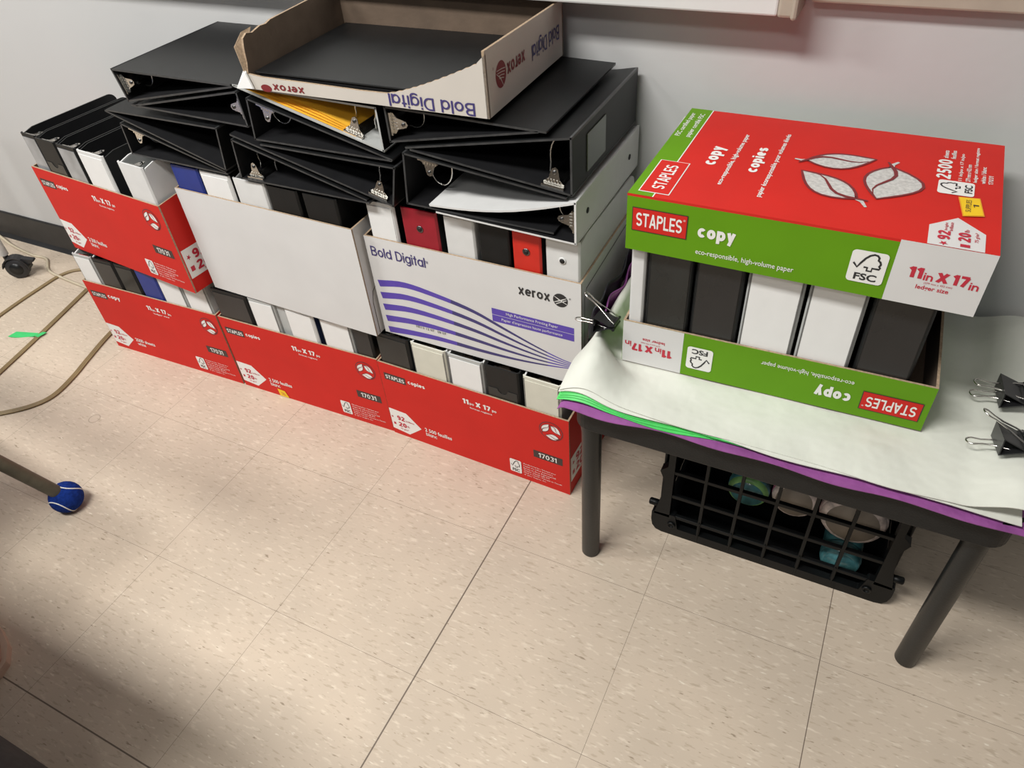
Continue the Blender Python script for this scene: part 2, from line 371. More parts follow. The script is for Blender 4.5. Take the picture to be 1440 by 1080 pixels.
# whiteboard with a projecting tray, and a second framed board to its right
t = thing('whiteboard', 'white wall board with a ledge along its lower edge', 'whiteboard', (0, WY-.001, .868))
b = MB(); b.box((-1.9, -.022, .03), (1.225, 0, 1.05), 'board_white'); b.build('writing_surface', t, .003)
b = MB(); b.box((-1.9, -.060, 0), (1.225, 0, .03), 'board_white'); b.build('marker_ledge', t, .003)
b = MB(); b.box((1.225, -.062, -.001), (1.250, 0, 1.05), 'tray_beige'); b.box((1.243, -.066, -.003), (1.252, 0, 1.055), 'tray_beige'); b.build('end_cap', t, .004)
t = thing('framed_board', 'board on the wall at the top right corner, only its thin lower frame in view', 'board', (0, WY-.001, .878))
b = MB(); b.box((1.262, -.018, .02), (3.3, 0, 1.02), 'tray_beige'); b.build('panel', t)
b = MB(); b.box((1.262, -.022, 0), (3.3, 0, .02), 'tray_beige'); b.build('lower_frame', t, .003)

# ------------------------------------------------------------------ cartons
def carton(name, label, cat, loc, rz, W, D, hts, outer, group=None, sides=None, wall=.0035):
    """open-topped carton; hts = (front, right-back, left-back) wall heights, side walls slope between"""
    t = thing(name, label, cat, loc, rz, group); hf, hb = hts; b = MB(); w_ = wall
    def skin(poly, O, U, V, N, mo):
        O, U, V, N = map(Vector, (O, U, V, N)); n = len(poly)
        a = [O+U*p[0]+V*p[1] for p in poly]; c = [p+N*w_ for p in a]
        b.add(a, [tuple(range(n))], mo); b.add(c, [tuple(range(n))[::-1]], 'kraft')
        b.add(a+c, [(i, (i+1) % n, n+(i+1) % n, n+i) for i in range(n)], 'kraft_edge')
    so = sides or outer
    skin([(0, 0), (W, 0), (W, hf), (0, hf)], (0, 0, 0), (1, 0, 0), (0, 0, 1), (0, 1, 0), outer)
    skin([(0, 0), (W, 0), (W, hb), (0, hb)], (0, D, 0), (1, 0, 0), (0, 0, 1), (0, -1, 0), outer)
    sl = [(w_, 0), (D-w_, 0), (D-w_, hb), (D*.3, hf+(hb-hf)*.3+.002), (w_, hf)]
    skin(sl, (0, 0, 0), (0, 1, 0), (0, 0, 1), (1, 0, 0), so)
    skin(sl, (W, 0, 0), (0, 1, 0), (0, 0, 1), (-1, 0, 0), so)
    b.box((w_, w_, 0), (W-w_, D-w_, w_), 'kraft')
    b.build('carton_body', t, wn=False)
    return t
WHT = 'ink_white'
def red_prints(t, W, H, first, sub, D, foot=('2 500 feuilles', 'blanc'), yellow=False, size=('11', 'po', '17'), bent=0):
    P = Panel((0, 0, 0), (1, 0, 0), (0, 0, 1), (0, -1, 0))
    k = W/.444; L = 'printed_lettering'
    P.poly('brand_badge', [(.011, .170), (.066, .170), (.066, .189), (.011, .189)], 'ink_dark', 1)
    P.text('brand_badge', 'STAPLES', (.0145, .1735, .048, .011), WHT, .035)
    P.text('product_lettering', first, (.072, .1745, .043, .013), WHT, .045)
    P.text('size_lettering', size[0], (.206, .1745, .015, .0135), WHT, .05); P.text('size_lettering', size[1], (.223, .1735, .010, .007), WHT, .03)
    P.text('size_lettering', 'X', (.237, .1745, .012, .0135), WHT, .05)
    P.text('size_lettering', size[2], (.254, .1745, .018, .0135), WHT, .05); P.text('size_lettering', size[1], (.275, .1735, .010, .007), WHT, .03)
    P.text('format_lettering', sub, (.222, .163, .052, .006), WHT, .01)
    P.poly('weight_badge', [(.001, .017), (.045, .011), (.082, .043), (.047, .078), (.001, .080)], WHT, 1)
    P.poly('weight_badge', [(.006+.0035*math.sin(a)*(1 if i % 2 else .4), .055+.004*math.cos(a)*(1 if i % 2 else .4)) for i, a in enumerate([2*PI*j/10 for j in range(10)])], 'ink_red', 2)
    P.text('weight_badge', '92', (.019, .049, .020, .014), 'ink_red', .05)
    P.text('weight_badge', 'brillance', (.042, .050, .022, .005), 'ink_red', .01)
    P.rect('weight_badge', .006, .031, .012, .038, 'ink_red', 2)
    P.text('weight_badge', '20', (.019, .029, .022, .014), 'ink_red', .05)
    P.text('weight_badge', 'lb', (.043, .032, .006, .006), 'ink_red', .01)
    P.text('weight_badge', '75 g/m²', (.022, .019, .022, .006), 'ink_red', .01)
    P.text('sheet_count_lettering', foot[0], (.092, .042, .070, .0115), WHT, .02)
    P.text('sheet_count_lettering', foot[1], (.093, .029, .029, .0105), WHT, .02)
    # ring of three leaves
    c = (.405, .174); r = .024
    P.disc('leaf_emblem', c[0], c[1], .026, .025, 'ink_maroon', 1)
    P.disc('leaf_emblem', c[0], c[1], .0235, .0225, 'red_card', 2)
    for (q0, q1) in (((-.019, -.006), (-.004, .019)), ((.000, .017), (.021, -.002)), ((.017, -.014), (-.012, -.014))):
        P.leaf('leaf_emblem', (c[0]+q0[0], c[1]+q0[1]), (c[0]+q1[0], c[1]+q1[1]), (.26, .26), WHT, 'ink_maroon', 3)
    P.rect('number_plate', .363, .083, .428, .104, 'ink_dark', 1)
    P.text('number_plate', '17031', (.374, .0865, .041, .0135), WHT, .025)
    fsc(P, 'certification_label', .305, .014, .332, .053)
    lines = ['Manufactured for / Fabriqué pour', 'Staples the Office Superstore', 'Bureau en Gros, Richmond Hill', 'Ontario, Canada L4B 4T9', 'Made in Canada / Fabriqué au Canada', '© 2011 Staples, Inc.']
    for i, s in enumerate(lines):
        P.text('fine_print', s, (.337, .047-.0068*i, (.075, .068, .074, .060, .088, .052)[i], .0046), WHT, 0)
    if yellow:
        P.poly('price_sticker', [(.112, .0015), (.140, .0015), (.132, .022), (.110, .024)], 'sticker_yellow', 4)
        P.stroke('price_sticker', [(.118, .014), (.128, .012)], .0015, 'ink_red', 5); P.stroke('price_sticker', [(.120, .009), (.132, .008)], .0015, 'ink_red', 5)
    P.finish(t, {'price_sticker': 'yellow sticker on the lower edge'})
    # white weight label on the right-hand side wall
    S = Panel((W, 0, 0), (0, 1, 0), (0, 0, 1), (1, 0, 0))
    S.rect('side_label', .006, .035, .085, .105, WHT, 1)
    S.text('side_label', '92', (.030, .074, .034, .022), 'ink_red', .05); S.text('side_label', '20', (.030, .046, .034, .022), 'ink_red', .05)
    S.text('side_label', '75 g/m²', (.045, .038, .026, .006), 'ink_red', .01)
    S.poly('side_label', [(.018+.006*math.sin(a)*(1 if i % 2 else .4), .084+.007*math.cos(a)*(1 if i % 2 else .4)) for i, a in enumerate([2*PI*j/10 for j in range(10)])], 'ink_red', 2)
    S.rect('side_label', .013, .050, .023, .062, 'ink_red', 2)
    S.finish(t)
DL = .272
LOW = [  # x, y, angle
    (-.332, .4645, .0221), (.1175, .4745, .0144), (.563, .4790, -.030)]
HL = .216
g = 'red paper cartons on the floor'
t = carton('paper_carton', 'red carton on the floor at the left end of the bottom row', 'box', (*LOW[0][:2], 0), LOW[0][2], .443, DL, (HL, .235), 'red_card', g)
red_prints(t, .443, HL, 'copy', 'ledger size', DL, ('2500 sheets', 'white'), size=('11', 'in', '17')); CL0 = t
t = carton('paper_carton', 'red carton on the floor in the middle, under the plain white carton', 'box', (*LOW[1][:2], 0), LOW[1][2], .443, DL, (HL, .225), 'red_card', g)
red_prints(t, .443, HL, 'copies', 'format registre', DL, yellow=True); CL1 = t
t = carton('paper_carton', 'red carton on the floor at the right, beside the black table leg', 'box', (*LOW[2][:2], 0), LOW[2][2], .443, DL, (HL, .225), 'red_card', g)
red_prints(t, .443, HL, 'copies', 'format registre', DL); CL2 = t
ZU = .298
t = carton('paper_carton', 'red paper carton of the upper row, slightly turned, stacked at the far left', 'box', (-.331, .489, ZU), -.0935, .450, .262, (.215, .235), 'red_card', 'paper cartons of the upper row')
red_prints(t, .450, .215, 'copies', 'format registre', .262); CU0 = t
t = carton('paper_carton', 'plain white carton without print, in the middle of the upper row', 'box', (.141, .483, ZU), -.033, .449, .268, (.243, .245), 'white_card', 'paper cartons of the upper row'); CU1 = t
S = Panel((.449, 0, 0), (0, 1, 0), (0, 0, 1), (1, 0, 0))
S.stroke('flap_joint', [(.012, .002), (.012, .075), (.018, .098), (.034, .108), (.250, .108)], .0018, 'ink_dark', 1); S.finish(t)
t = carton('paper_carton', 'white carton with purple curved stripes, at the right end of the upper row', 'box', (.597, .489, ZU), -.014, .428, .262, (.222, .235), 'white_card', 'paper cartons of the upper row'); CU2 = t
P = Panel((0, 0, 0), (1, 0, 0), (0, 0, 1), (0, -1, 0)); L = 'printed_lettering'
P.text('product_lettering', 'Bold Digital', (.010, .177, .118, .026), 'ink_navy', .012); P.text('product_lettering', '™', (.127, .192, .007, .005), 'ink_navy')
def curve(pts, n=26):
    out = []
    for i in range(n+1):
        x = pts[0][0]+(pts[-1][0]-pts[0][0])*i/n
        j = max(k for k in range(len(pts)-1) if pts[k][0] <= x+1e-9)
        p0 = pts[max(j-1, 0)]; p1 = pts[j]; p2 = pts[j+1]; p3 = pts[min(j+2, len(pts)-1)]
        m1 = (p2[1]-p0[1])/(p2[0]-p0[0]); m2 = (p3[1]-p1[1])/(p3[0]-p1[0]); h = p2[0]-p1[0]; u = (x-p1[0])/h
        out.append((x, (2*u**3-3*u*u+1)*p1[1]+(u**3-2*u*u+u)*h*m1+(-2*u**3+3*u*u)*p2[1]+(u**3-u*u)*h*m2))
    return out
top = curve([(.011, .120), (.07, .1305), (.134, .125), (.216, .110), (.28, .087), (.34, .066), (.39, .052), (.426, .047)])
bot = curve([(.011, .0095), (.07, .016), (.134, .020), (.216, .0195), (.28, .021), (.34, .026), (.39, .033), (.426, .040)])
for k in range(5):
    f = k/4; ln = [(a[0], a[1]*(1-f)+b_[1]*f) for a, b_ in zip(top, bot)]
    wd = [(.0135*(1-i/26)**1.1+.0012) for i in range(27)]
    for i0, i1, m in ((0, 10, 'ink_purple'), (10, 22, 'ink_navy'), (22, 26, 'ink_purple')):
        P.stroke('curved_stripes', ln[i0:i1+1], wd[i0:i1+1], m, 1)
P.text('maker_lettering', 'xerox', (.313, .173, .059, .016), 'ink_black', .03)
P.disc('globe_logo', .391, .1805, .0135, .0135, 'ink_black', 1)
for s_ in (-1, 1):
    P.stroke('globe_logo', [(.391-.011*s_, .189-.002), (.391, .1805), (.391+.012*s_, .175)], [.0006, .0022, .0006], WHT, 2)
P.stroke('globe_logo', [(.383, .172), (.391, .177), (.402, .183)], .0012, WHT, 2)
P.text('globe_logo', '®', (.4065, .186, .0035, .0035), 'ink_black')
P.rect('purple_banner', .256, .1155, .415, .129, 'ink_purple', 1); P.rect('purple_banner', .256, .100, .415, .1145, 'ink_purple', 1)
P.text('purple_banner', 'High Performance Printing Paper', (.285, .1185, .100, .0075), WHT, 0); P.text('purple_banner', "Papier d'impression haute performance", (.275, .1035, .118, .0075), WHT, 0)
P.text('batch_code', 'H013 12 07   09 07', (.081, .0345, .068, .0055), 'ink_black', 0, 0, 3)
P.finish(t)
S = Panel((.428, 0, 0), (0, 1, 0), (0, 0, 1), (1, 0, 0))
S.stroke('flap_joint', [(.014, .002), (.014, .186), (.022, .200), (.250, .222)], .0022, 'ink_dark', 1)
S.text(L, 'Bold Digital', (.030, .075, .118, .026), 'ink_navy', .012); S.finish(t)

# ------------------------------------------------------------------ upright binders
def mech(par, O, A, Bv, ln, metal='chrome', lever=True, ring=.036, lean=0, first=.035, plate=True):
    """ring mechanism: O on the plate at its visible end, A across the plate, Bv away from the plate, ln = vector along the plate"""
    O, A, Bv, ln = map(Vector, (O, A, Bv, ln)); e = ln.normalized(); Lg = ln.length
    if plate:
        b = MB(); b.prism([(-.013, 0), (.013, 0), (.011, .004), (.004, .0065), (-.004, .0065), (-.011, .004)], O+e*.006, A, Bv, e*(Lg-.012), 'steel_dark'); par = b.build('ring_plate', par)
    for q in (first, first+.108, first+.216):
        if q > Lg-.01: continue
        c = O+e*q; pts = []
        for k in range(15):
            a = -.15*PI+1.30*PI*k/14
            pts.append(c+A*(.020*math.cos(a)+.002)+Bv*(.006+ring*.5+ring*.5*math.sin(a)*1.05-.002 if 1 else 0))
        pts = [c+A*.020+Bv*.004]+pts+[c-A*.019+Bv*.004]
        b = MB(); b.tube(pts, .0016, metal, 6); b.build('ring', par)
    if lever:
        b = MB(); t_ = -e*.0015
        out = [(-.016, .001), (.016, .001), (.0165, .006), (.009, .012), (.0065, .022), (.0045, .028), (0, .0305), (-.0045, .028), (-.0065, .022), (-.009, .012), (-.0165, .006)]
        sh = e*.003
        b.prism([(x+lean*y, y) for x, y in out], O+sh, A, Bv, t_, metal)
        b.prism([(-.018, .0), (.018, .0), (.018, .004), (-.018, .004)], O+e*.001, A, Bv, t_*3, metal)
        for k in range(5): b.prism([(-.011+.005*k, .005), (-.0085+.005*k, .005), (-.0085+.005*k, .011), (-.011+.005*k, .011)], O+sh-e*.0012, A, Bv, t_, metal)
        b.lathe([(.0032, 0), (.0032, .0022), (.0016, .003)], O+sh-e*.001+A*lean*.023+Bv*.023, -e, 'steel_dark', 10)
        b.build('lever', par, .0004)

def binder(base, u0, u1, style, label, group, h=.291, d=.254, v0=.0052, z0=.0042, tilt=0, hole=None, mechanism=True, notch=False, vshift=0):
    """upright ring binder standing in carton `base`, spine to the front; style = (cover, spine face, pocket/insert or None, inner)"""
    cov, sp, ins, inn = style; w_ = u1-u0
    rz = base.rotation_euler[2]; p = Matrix.Rotation(rz, 4, 'Z') @ Vector((u0, v0+vshift, z0))+Vector(base.location)
    t = thing('ring_binder', label, 'binder', p, rz+tilt, group)
    th = .0032; c = .004
    def plate(name, x0, x1, side):
        b = MB(); r = .018
        prof = [(.005, 0), (d, 0)]
        for k in range(6): a = PI/2*k/5; prof.append((d-r+r*math.cos(a), h-r+r*math.sin(a)))
        prof += [(.030, h), (.008, h-.006), (.005, h-.012)]
        O = (x0, 0, 0); b.prism(prof, O, (0, 1, 0), (0, 0, 1), (x1-x0, 0, 0), cov)
        # inner lining
        xi = x1 if side < 0 else x0; e = .0003*(1 if side < 0 else -1)
        b.add([(xi+e, q[0]+(.002 if q[0] < .1 else -.002), q[1]+(.002 if q[1] < .1 else -.002)) for q in prof], [tuple(range(len(prof)))], inn)
        b.build(name, t, wn=False)
    plate('back_cover', 0, th, -1); plate('front_cover', w_-th, w_, 1)
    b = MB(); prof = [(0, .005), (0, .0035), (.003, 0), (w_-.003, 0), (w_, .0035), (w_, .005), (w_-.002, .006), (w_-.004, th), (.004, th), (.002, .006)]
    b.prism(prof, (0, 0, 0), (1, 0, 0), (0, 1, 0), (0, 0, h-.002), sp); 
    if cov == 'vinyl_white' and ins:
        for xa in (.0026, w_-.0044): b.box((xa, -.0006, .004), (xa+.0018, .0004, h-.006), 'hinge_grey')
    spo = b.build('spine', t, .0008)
    if ins:
        b = MB(); m0 = .005; zt = h-.010 if not notch else h-.055
        if notch:
            mid = w_/2; nr = min(.011, w_*.22)
            pts = [(m0, .008), (w_-m0, .008), (w_-m0, zt), (mid+nr, zt)]+[(mid+nr*math.cos(a), zt-nr*math.sin(a)) for a in [PI*k/8 for k in range(1, 8)]]+[(mid-nr, zt), (m0, zt)]
        else: pts = [(m0, .008), (w_-m0, .008), (w_-m0, zt), (m0, zt)]
        b.prism(pts, (0, -.0009, 0), (1, 0, 0), (0, 0, 1), (0, .0009, 0), ins); b.build('spine_pocket', spo, .0004)
    if hole:
        b = MB(); b.lathe([(.0066, 0), (.0066, .0010), (.0048, .0014)], (w_/2, 0, h-hole), (0, -1, 0), 'steel_dark' if 'vinyl_white' not in sp else sp, 18); b.lathe([(.0044, .0), (.0044, .0018)], (w_/2, 0, h-hole), (0, -1, 0), 'hole_black', 14)
        b.build('finger_hole', spo)
    if mechanism: mech(t, (w_/2, th+.001, h-.008), (1, 0, 0), (0, 1, 0), (0, 0, -(h-.03)), ring=min(.036, w_*.6))
    return t
BK = 'vinyl_black'; IN = 'vinyl_inside'
ST = {'clear_black': (BK, BK, 'pocket_silver', IN), 'black': (BK, BK, None, IN), 'pocket': (BK, BK, 'pocket_dark', IN), 'charcoal': (BK, BK, 'pocket_charcoal', IN),
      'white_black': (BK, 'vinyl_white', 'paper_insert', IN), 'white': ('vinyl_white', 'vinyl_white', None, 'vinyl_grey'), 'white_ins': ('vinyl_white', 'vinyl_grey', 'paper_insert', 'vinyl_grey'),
      'cream': ('vinyl_white', 'vinyl_cream', 'vinyl_cream', IN), 'blue': (BK, 'vinyl_blue', None, IN), 'blue2': ('vinyl_blue', 'vinyl_blue', None, IN),
      'crimson': (BK, 'vinyl_crimson', None, IN), 'scarlet': (BK, 'vinyl_scarlet', None, IN), 'cream_blue': ('vinyl_white', 'vinyl_cream', 'vinyl_cream', IN), 'navy': ('vinyl_navy', 'vinyl_white', 'paper_insert', IN)}
gA = 'binders standing in the lower left carton'; gB = 'binders standing in the lower middle carton'; gC = 'binders standing in the lower right carton'
x0 = LOW[0][0]
def row(base, xo, items, grp, **kw):
    for it in items:
        a, b_, st, lab = it[:4]; k = dict(kw); k.update(it[4] if len(it) > 4 else {})
        binder(base, a-xo, b_-xo, ST[st], lab, grp, **k)
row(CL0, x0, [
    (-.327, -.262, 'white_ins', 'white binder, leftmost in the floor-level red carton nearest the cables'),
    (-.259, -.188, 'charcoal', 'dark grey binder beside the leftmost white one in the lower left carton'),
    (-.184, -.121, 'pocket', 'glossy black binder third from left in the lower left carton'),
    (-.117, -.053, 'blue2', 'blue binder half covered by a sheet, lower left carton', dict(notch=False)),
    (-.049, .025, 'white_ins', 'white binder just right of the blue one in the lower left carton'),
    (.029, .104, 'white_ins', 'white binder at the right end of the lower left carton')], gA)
row(CL1, LOW[1][0], [
    (.124, .226, 'charcoal', 'wide dark grey binder, leftmost in the lower middle carton'),
    (.231, .304, 'white_ins', 'white binder second from left in the lower middle carton'),
    (.333, .409, 'navy', 'white-spined binder with navy cover in the lower middle carton'),
    (.425, .505, 'white_ins', 'white binder right of the navy-edged one in the lower middle carton'),
    (.509, .556, 'charcoal', 'narrow dark binder at the right end of the lower middle carton')], gB)
b = MB(); b.box((.306, .488, .0045), (.330, .74, .293), 'vinyl_grey'); tag(b.build('ring_binder', None, .002), 'thin translucent grey folder between two white binders, lower middle carton', 'binder', gB)
row(CL2, LOW[2][0], [
    (.570, .651, 'pocket', 'black binder at the left end of the lower right carton'),
    (.657, .739, 'cream', 'cream binder beside the black one at the left of the lower right carton'),
    (.744, .823, 'white_ins', 'white binder in the centre of the lower right carton'),
    (.828, .901, 'pocket', 'black binder with notched spine pocket in the lower right carton', dict(notch=True)),
    (.910, .988, 'cream_blue', 'cream binder at the right end of the lower right carton, near the table leg')], gC)
gD = 'binders standing in the upper red carton'; gE = 'binders standing in the plain white carton'; gF = 'binders standing in the purple striped carton'
kw = dict(d=.245)
row(CU0, 0, [
    (.010, .066, 'clear_black', 'black binder with clear spine sleeve, leftmost of all on the upper row', dict(vshift=.004)),
    (.071, .143, 'pocket', 'black binder with notched spine pocket in the upper red carton', dict(notch=True)),
    (.148, .217, 'clear_black', 'black binder with scratched clear spine left of the white ones, upper red carton'),
    (.223, .312, 'white_black', 'black-covered binder with white spine in the upper red carton', {}),
    (.360, .440, 'white', 'all white binder at the right end of the upper red carton', {})], gD, **kw)
kw = dict(d=.250)
row(CU1, .141, [
    (.147, .222, 'blue', 'blue binder at the left end of the plain white carton'),
    (.227, .307, 'white_black', 'white-spined black binder next to the blue one in the plain white carton'),
    (.315, .394, 'white', 'wrinkled white binder in the middle of the plain white carton'),
    (.399, .474, 'black', 'worn black binder left of another black one in the plain white carton'),
    (.486, .564, 'black', 'black binder at the right end of the plain white carton')], gE, **kw)
kw = dict(d=.246)
row(CU2, .597, [
    (.612, .673, 'white_black', 'white-spined binder at the left end of the purple striped carton'),
    (.686, .759, 'crimson', 'dark red binder with finger hole in the purple striped carton', dict(hole=.038)),
    (.772, .831, 'white', 'creased white binder between dark red and black in the purple striped carton'),
    (.838, .896, 'black', 'black binder left of the bright red one in the purple striped carton'),
    (.901, .953, 'scarlet', 'bright red binder with finger hole in the purple striped carton', dict(hole=.038)),
    (.961, 1.021, 'white', 'white binder with finger hole at the right end of the purple striped carton', dict(hole=.040))], gF, **kw)

# ------------------------------------------------------------------ binders lying in the pile on top
gP = 'binders lying flat on top of the cartons'
def wedge(label, sb, st, fb, ft, y0, y1, mount, mside=1, outer=BK, inner=IN, lever=True, edge=None, off=.03, lean=0, ring=.042, bow=0):
    """binder lying flat, its open end towards the room. (x,z) points: spine bottom/top, free edge of lower/upper cover.
    mount: 'spine', 'low' or 'top' = what the ring plate sits on"""
    ox = (sb[0]+fb[0])/2; oz = min(sb[1], fb[1])
    t = thing('ring_binder', label, 'binder', (ox, y0, oz), 0, gP)
    Y = y1-y0
    def pl(name, a, b_, inward, bowv=0):
        a = Vector((a[0]-ox, 0, a[1]-oz)); c = Vector((b_[0]-ox, 0, b_[1]-oz)); dd = (c-a).normalized(); n = Vector((-dd.z, 0, dd.x))*inward*.0032
        m = MB(); K = 10 if bowv else 1; r = .012 if name != 'spine' else 0
        rows_o = []; rows_i = []
        for i in range(K+1):
            q = a+(c-a)*(i/K)+Vector((0, 0, -bowv*math.sin(PI*i/K)))
            rows_o.append(q); rows_i.append(q+n)
        ye = Vector((0, Y, 0)); k2 = K+1
        V = rows_o+[q+ye for q in rows_o]+rows_i+[q+ye for q in rows_i]
        FO = [(i, i+1, k2+i+1, k2+i) for i in range(K)]; FI = [(2*k2+i, 3*k2+i, 3*k2+i+1, 2*k2+i+1) for i in range(K)]
        FE = [(i, 2*k2+i, 2*k2+i+1, i+1) for i in range(K)]+[(k2+i, k2+i+1, 3*k2+i+1, 3*k2+i) for i in range(K)]
        FE += [(0, k2, 3*k2, 2*k2), (K, 2*k2+K, 3*k2+K, k2+K)]
        m.add(V, FO, outer); m.add(V, FI, inner); m.add(V, FE, edge or 'vinyl_edge_glint')
        bm_o = m.build(name, t, .0009); return n.normalized()
    s = 1 if fb[0] > sb[0] else -1
    pl('back_cover', sb, fb, s, 0); pl('front_cover', st, ft, -s, bow); pl('spine', sb, st, -s)
    def V3(p): return Vector((p[0]-ox, 0, p[1]-oz))
    if mount == 'spine': a, c = V3(sb), V3(st); ctr = a+(c-a)*.5; A = (c-a).normalized(); n = Vector((A.z, 0, -A.x))*s
    elif mount == 'low': a, c = V3(sb), V3(fb); A = (c-a).normalized(); ctr = a+A*off; n = Vector((-A.z, 0, A.x))*s
    else: a, c = V3(st), V3(ft); A = (c-a).normalized(); ctr = a+A*off; n = Vector((A.z, 0, -A.x))*s
    if n.dot((V3(fb)+V3(ft)+V3(sb)+V3(st))/4-ctr) < 0: n = -n
    mech(t, ctr+n*.0034+Vector((0, .006, 0)), A*mside, n, (0, Y-.02, 0), lever=lever, ring=ring, lean=lean)
    return t
Y0, Y1 = .474, .752
# left column
wedge('black binder topmost at the left end of the pile, spine to the left', (.124, .7165), (.112, .776), (.402, .7705), (.400, .776), Y0, Y1, 'spine', ring=.036)
wedge('black binder under the topmost one at the left, clip at its right end', (.412, .7035), (.409, .766), (.128, .7095), (.140, .7130), Y0, Y1, 'spine', ring=.036)
wedge('black binder third down in the left pile, thin edge pointing left', (.322, .610), (.334, .694), (.046, .6905), (.051, .695), Y0-.002, Y1-.004, 'spine', ring=.036, lever=False)
wedge('bottom black binder of the left pile, resting on the white binder tops', (.062, .603), (.066, .668), (.315, .5985), (.312, .6045), Y0+.004, Y1, 'top', off=.035, ring=.036)
# middle column
wedge('black binder holding yellow paper, under the cut white tray', (.693, .6985), (.693, .771), (.406, .7735), (.404, .7775), Y0, Y1, 'low', inner='vinyl_grey', edge='vinyl_grey', off=.062, ring=.05)
wedge('black binder below the yellow paper one, its clip at upper left', (.417, .682), (.426, .757), (.704, .684), (.706, .6885), Y0, Y1, 'top', off=.036, ring=.04)
wedge('black binder third down in the middle pile, light edge slanting down to the right', (.692, .602), (.709, .676), (.361, .6840), (.428, .6775), Y0-.002, Y1-.004, 'low', off=.034, ring=.05)
wedge('bottom black binder of the middle pile, spine to the left', (.351, .598), (.358, .676), (.640, .598), (.636, .6055), Y0, Y1, 'low', off=.034, ring=.045)
# right column
wedge('black binder at top of the right pile, carrying the corner of the cut tray', (.707, .7165), (.707, .775), (.966, .7655), (.978, .7695), Y0, Y1, 'spine', ring=.036, off=.02)
J = wedge('thick black binder with label pocket on its spine, right end of the pile', (1.016, .6765), (1.016, .766), (.742, .7085), (.734, .7135), Y0, Y1, 'low', off=.034, ring=.06)
wedge('black binder with a white page inside, directly above the dark red binder', (.718, .612), (.727, .7035), (.984, .608), (1.006, .6735), Y0, Y1, 'top', off=.044, ring=.055)
wedge('white binder lying flat above the scarlet one, spine to the right with a hole', (1.023, .599), (1.023, .671), (.776, .6085), (.765, .622), Y0-.004, Y1, 'spine', outer='vinyl_white', inner=IN, edge='vinyl_white', ring=.036, bow=.012)
lw = [o for o in bpy.data.objects if o.get('label', '').startswith('white binder lying flat')][0]
b = MB(); 
for yy in (.045, .235): b.lathe([(.0048, 0), (.0048, .001)], (1.023-lw.location.x, yy, .635-lw.location.z), (1, 0, 0), 'hole_black', 14)
b.build('finger_hole', lw)
b = MB(); b.box((1.016-J.location.x, .055, .690-J.location.z), (1.0175-J.location.x, .130, .748-J.location.z), 'spine_label'); b.build('label_pocket', J, .0006)
# yellow sheets inside the middle binder
b = MB(); n = 12
for k in range(4):
    V = []
    for i in range(n+1):
        f = i/n; x = .415+.225*f; zz = .7712-.0588*f+.0044+k*.0012+.004*math.sin(PI*f)*k*.6
        V += [(x, Y0+.002+.003*k, zz), (x, Y1-.01, zz+.004)]
    b.add(V, [(2*i, 2*i+2, 2*i+3, 2*i+1) for i in range(n)], 'paper_yellow', True)
o = b.build('yellow_paper', None); tag(o, 'few yellow sheets inside the middle binder under the cut white tray', 'paper')

# ------------------------------------------------------------------ cut-down white tray on top, with a black binder in it
TZ = .7795
t = thing('cardboard_tray', 'cut-down white carton lying on top of the pile, torn corner, upside-down lettering', 'box', (.457, .462, TZ), .012, None)
W, D = .437, .272; b = MB(); w_ = .004
def tskin(poly, O, U, V, N, mo='grey_card'):
    O, U, V, N = map(Vector, (O, U, V, N)); n = len(poly)
    a = [O+U*p[0]+V*p[1] for p in poly]; c = [p+N*w_ for p in a]
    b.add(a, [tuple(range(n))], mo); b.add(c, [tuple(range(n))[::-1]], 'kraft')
    b.add(a+c, [(i, (i+1) % n, n+(i+1) % n, n+i) for i in range(n)], 'kraft_edge')
fr = [(0, 0), (W, 0), (W, .087), (W-.010, .078), (W-.012, .076)]
for k in range(25):   # ragged cut rising to the right corner
    f = k/24; fr.append(((W-.013)-.155*f, .055*(1-f)**1.25+.0195+(.0006 if k % 2 else -.0004)))
fr += [(.22, .0185), (.12, .020), (.03, .021), (0, .024)]
tskin(fr, (0, 0, 0), (1, 0, 0), (0, 0, 1), (0, 1, 0))
tskin([(0, 0), (D, 0), (D, .084), (0, .092)], (W, 0, 0), (0, 1, 0), (0, 0, 1), (-1, 0, 0))
lf = [(0, 0), (D, 0), (D, .086), (.13, .083), (.082, .082), (.070, .079), (.055, .080), (.035, .076), (.022, .079), (.012, .074), (.008, .060), (.006, .040), (0, .020)]
tskin(lf, (0, 0, 0), (0, 1, 0), (0, 0, 1), (1, 0, 0))
tskin([(0, 0), (W, 0), (W, .084), (0, .086)], (0, D, 0), (1, 0, 0), (0, 0, 1), (0, -1, 0))
b.box((w_, w_, 0), (W-w_, D-w_, w_), 'kraft')
b.build('tray_body', t, wn=False)
b = MB()   # torn flap of cardboard folded out at the left front corner
b.add([(-.001, .000, .012), (-.002, -.002, .040), (-.008, .001, .064), (-.006, .022, .080), (-.001, .040, .083), (.002, .020, .060), (.003, .004, .030)], [(0, 6, 5, 1), (1, 5, 2), (2, 5, 4, 3)], 'kraft_edge')
b.add([(-.022, -.004, .0), (.012, -.003, .002), (.004, -.002, .026), (-.006, .010, .030)], [(0, 1, 2, 3)], 'paper_white')
ob = b.build('torn_flap', t); sd = ob.modifiers.new('thick', 'SOLIDIFY'); sd.thickness = .003
P = Panel((0, 0, 0), (1, 0, 0), (0, 0, 1), (0, -1, 0), W, .044, True); L = 'printed_lettering'
P.text('product_lettering', 'Bold Digital', (.022, .0190, .145, .0235), 'ink_navy', .012)
P.text('maker_lettering', 'xerox', (.325, .031, .062, .010), 'ink_maroon', .03); P.disc('globe_logo', .402, .040, .011, .006, 'ink_maroon')
P.finish(t)
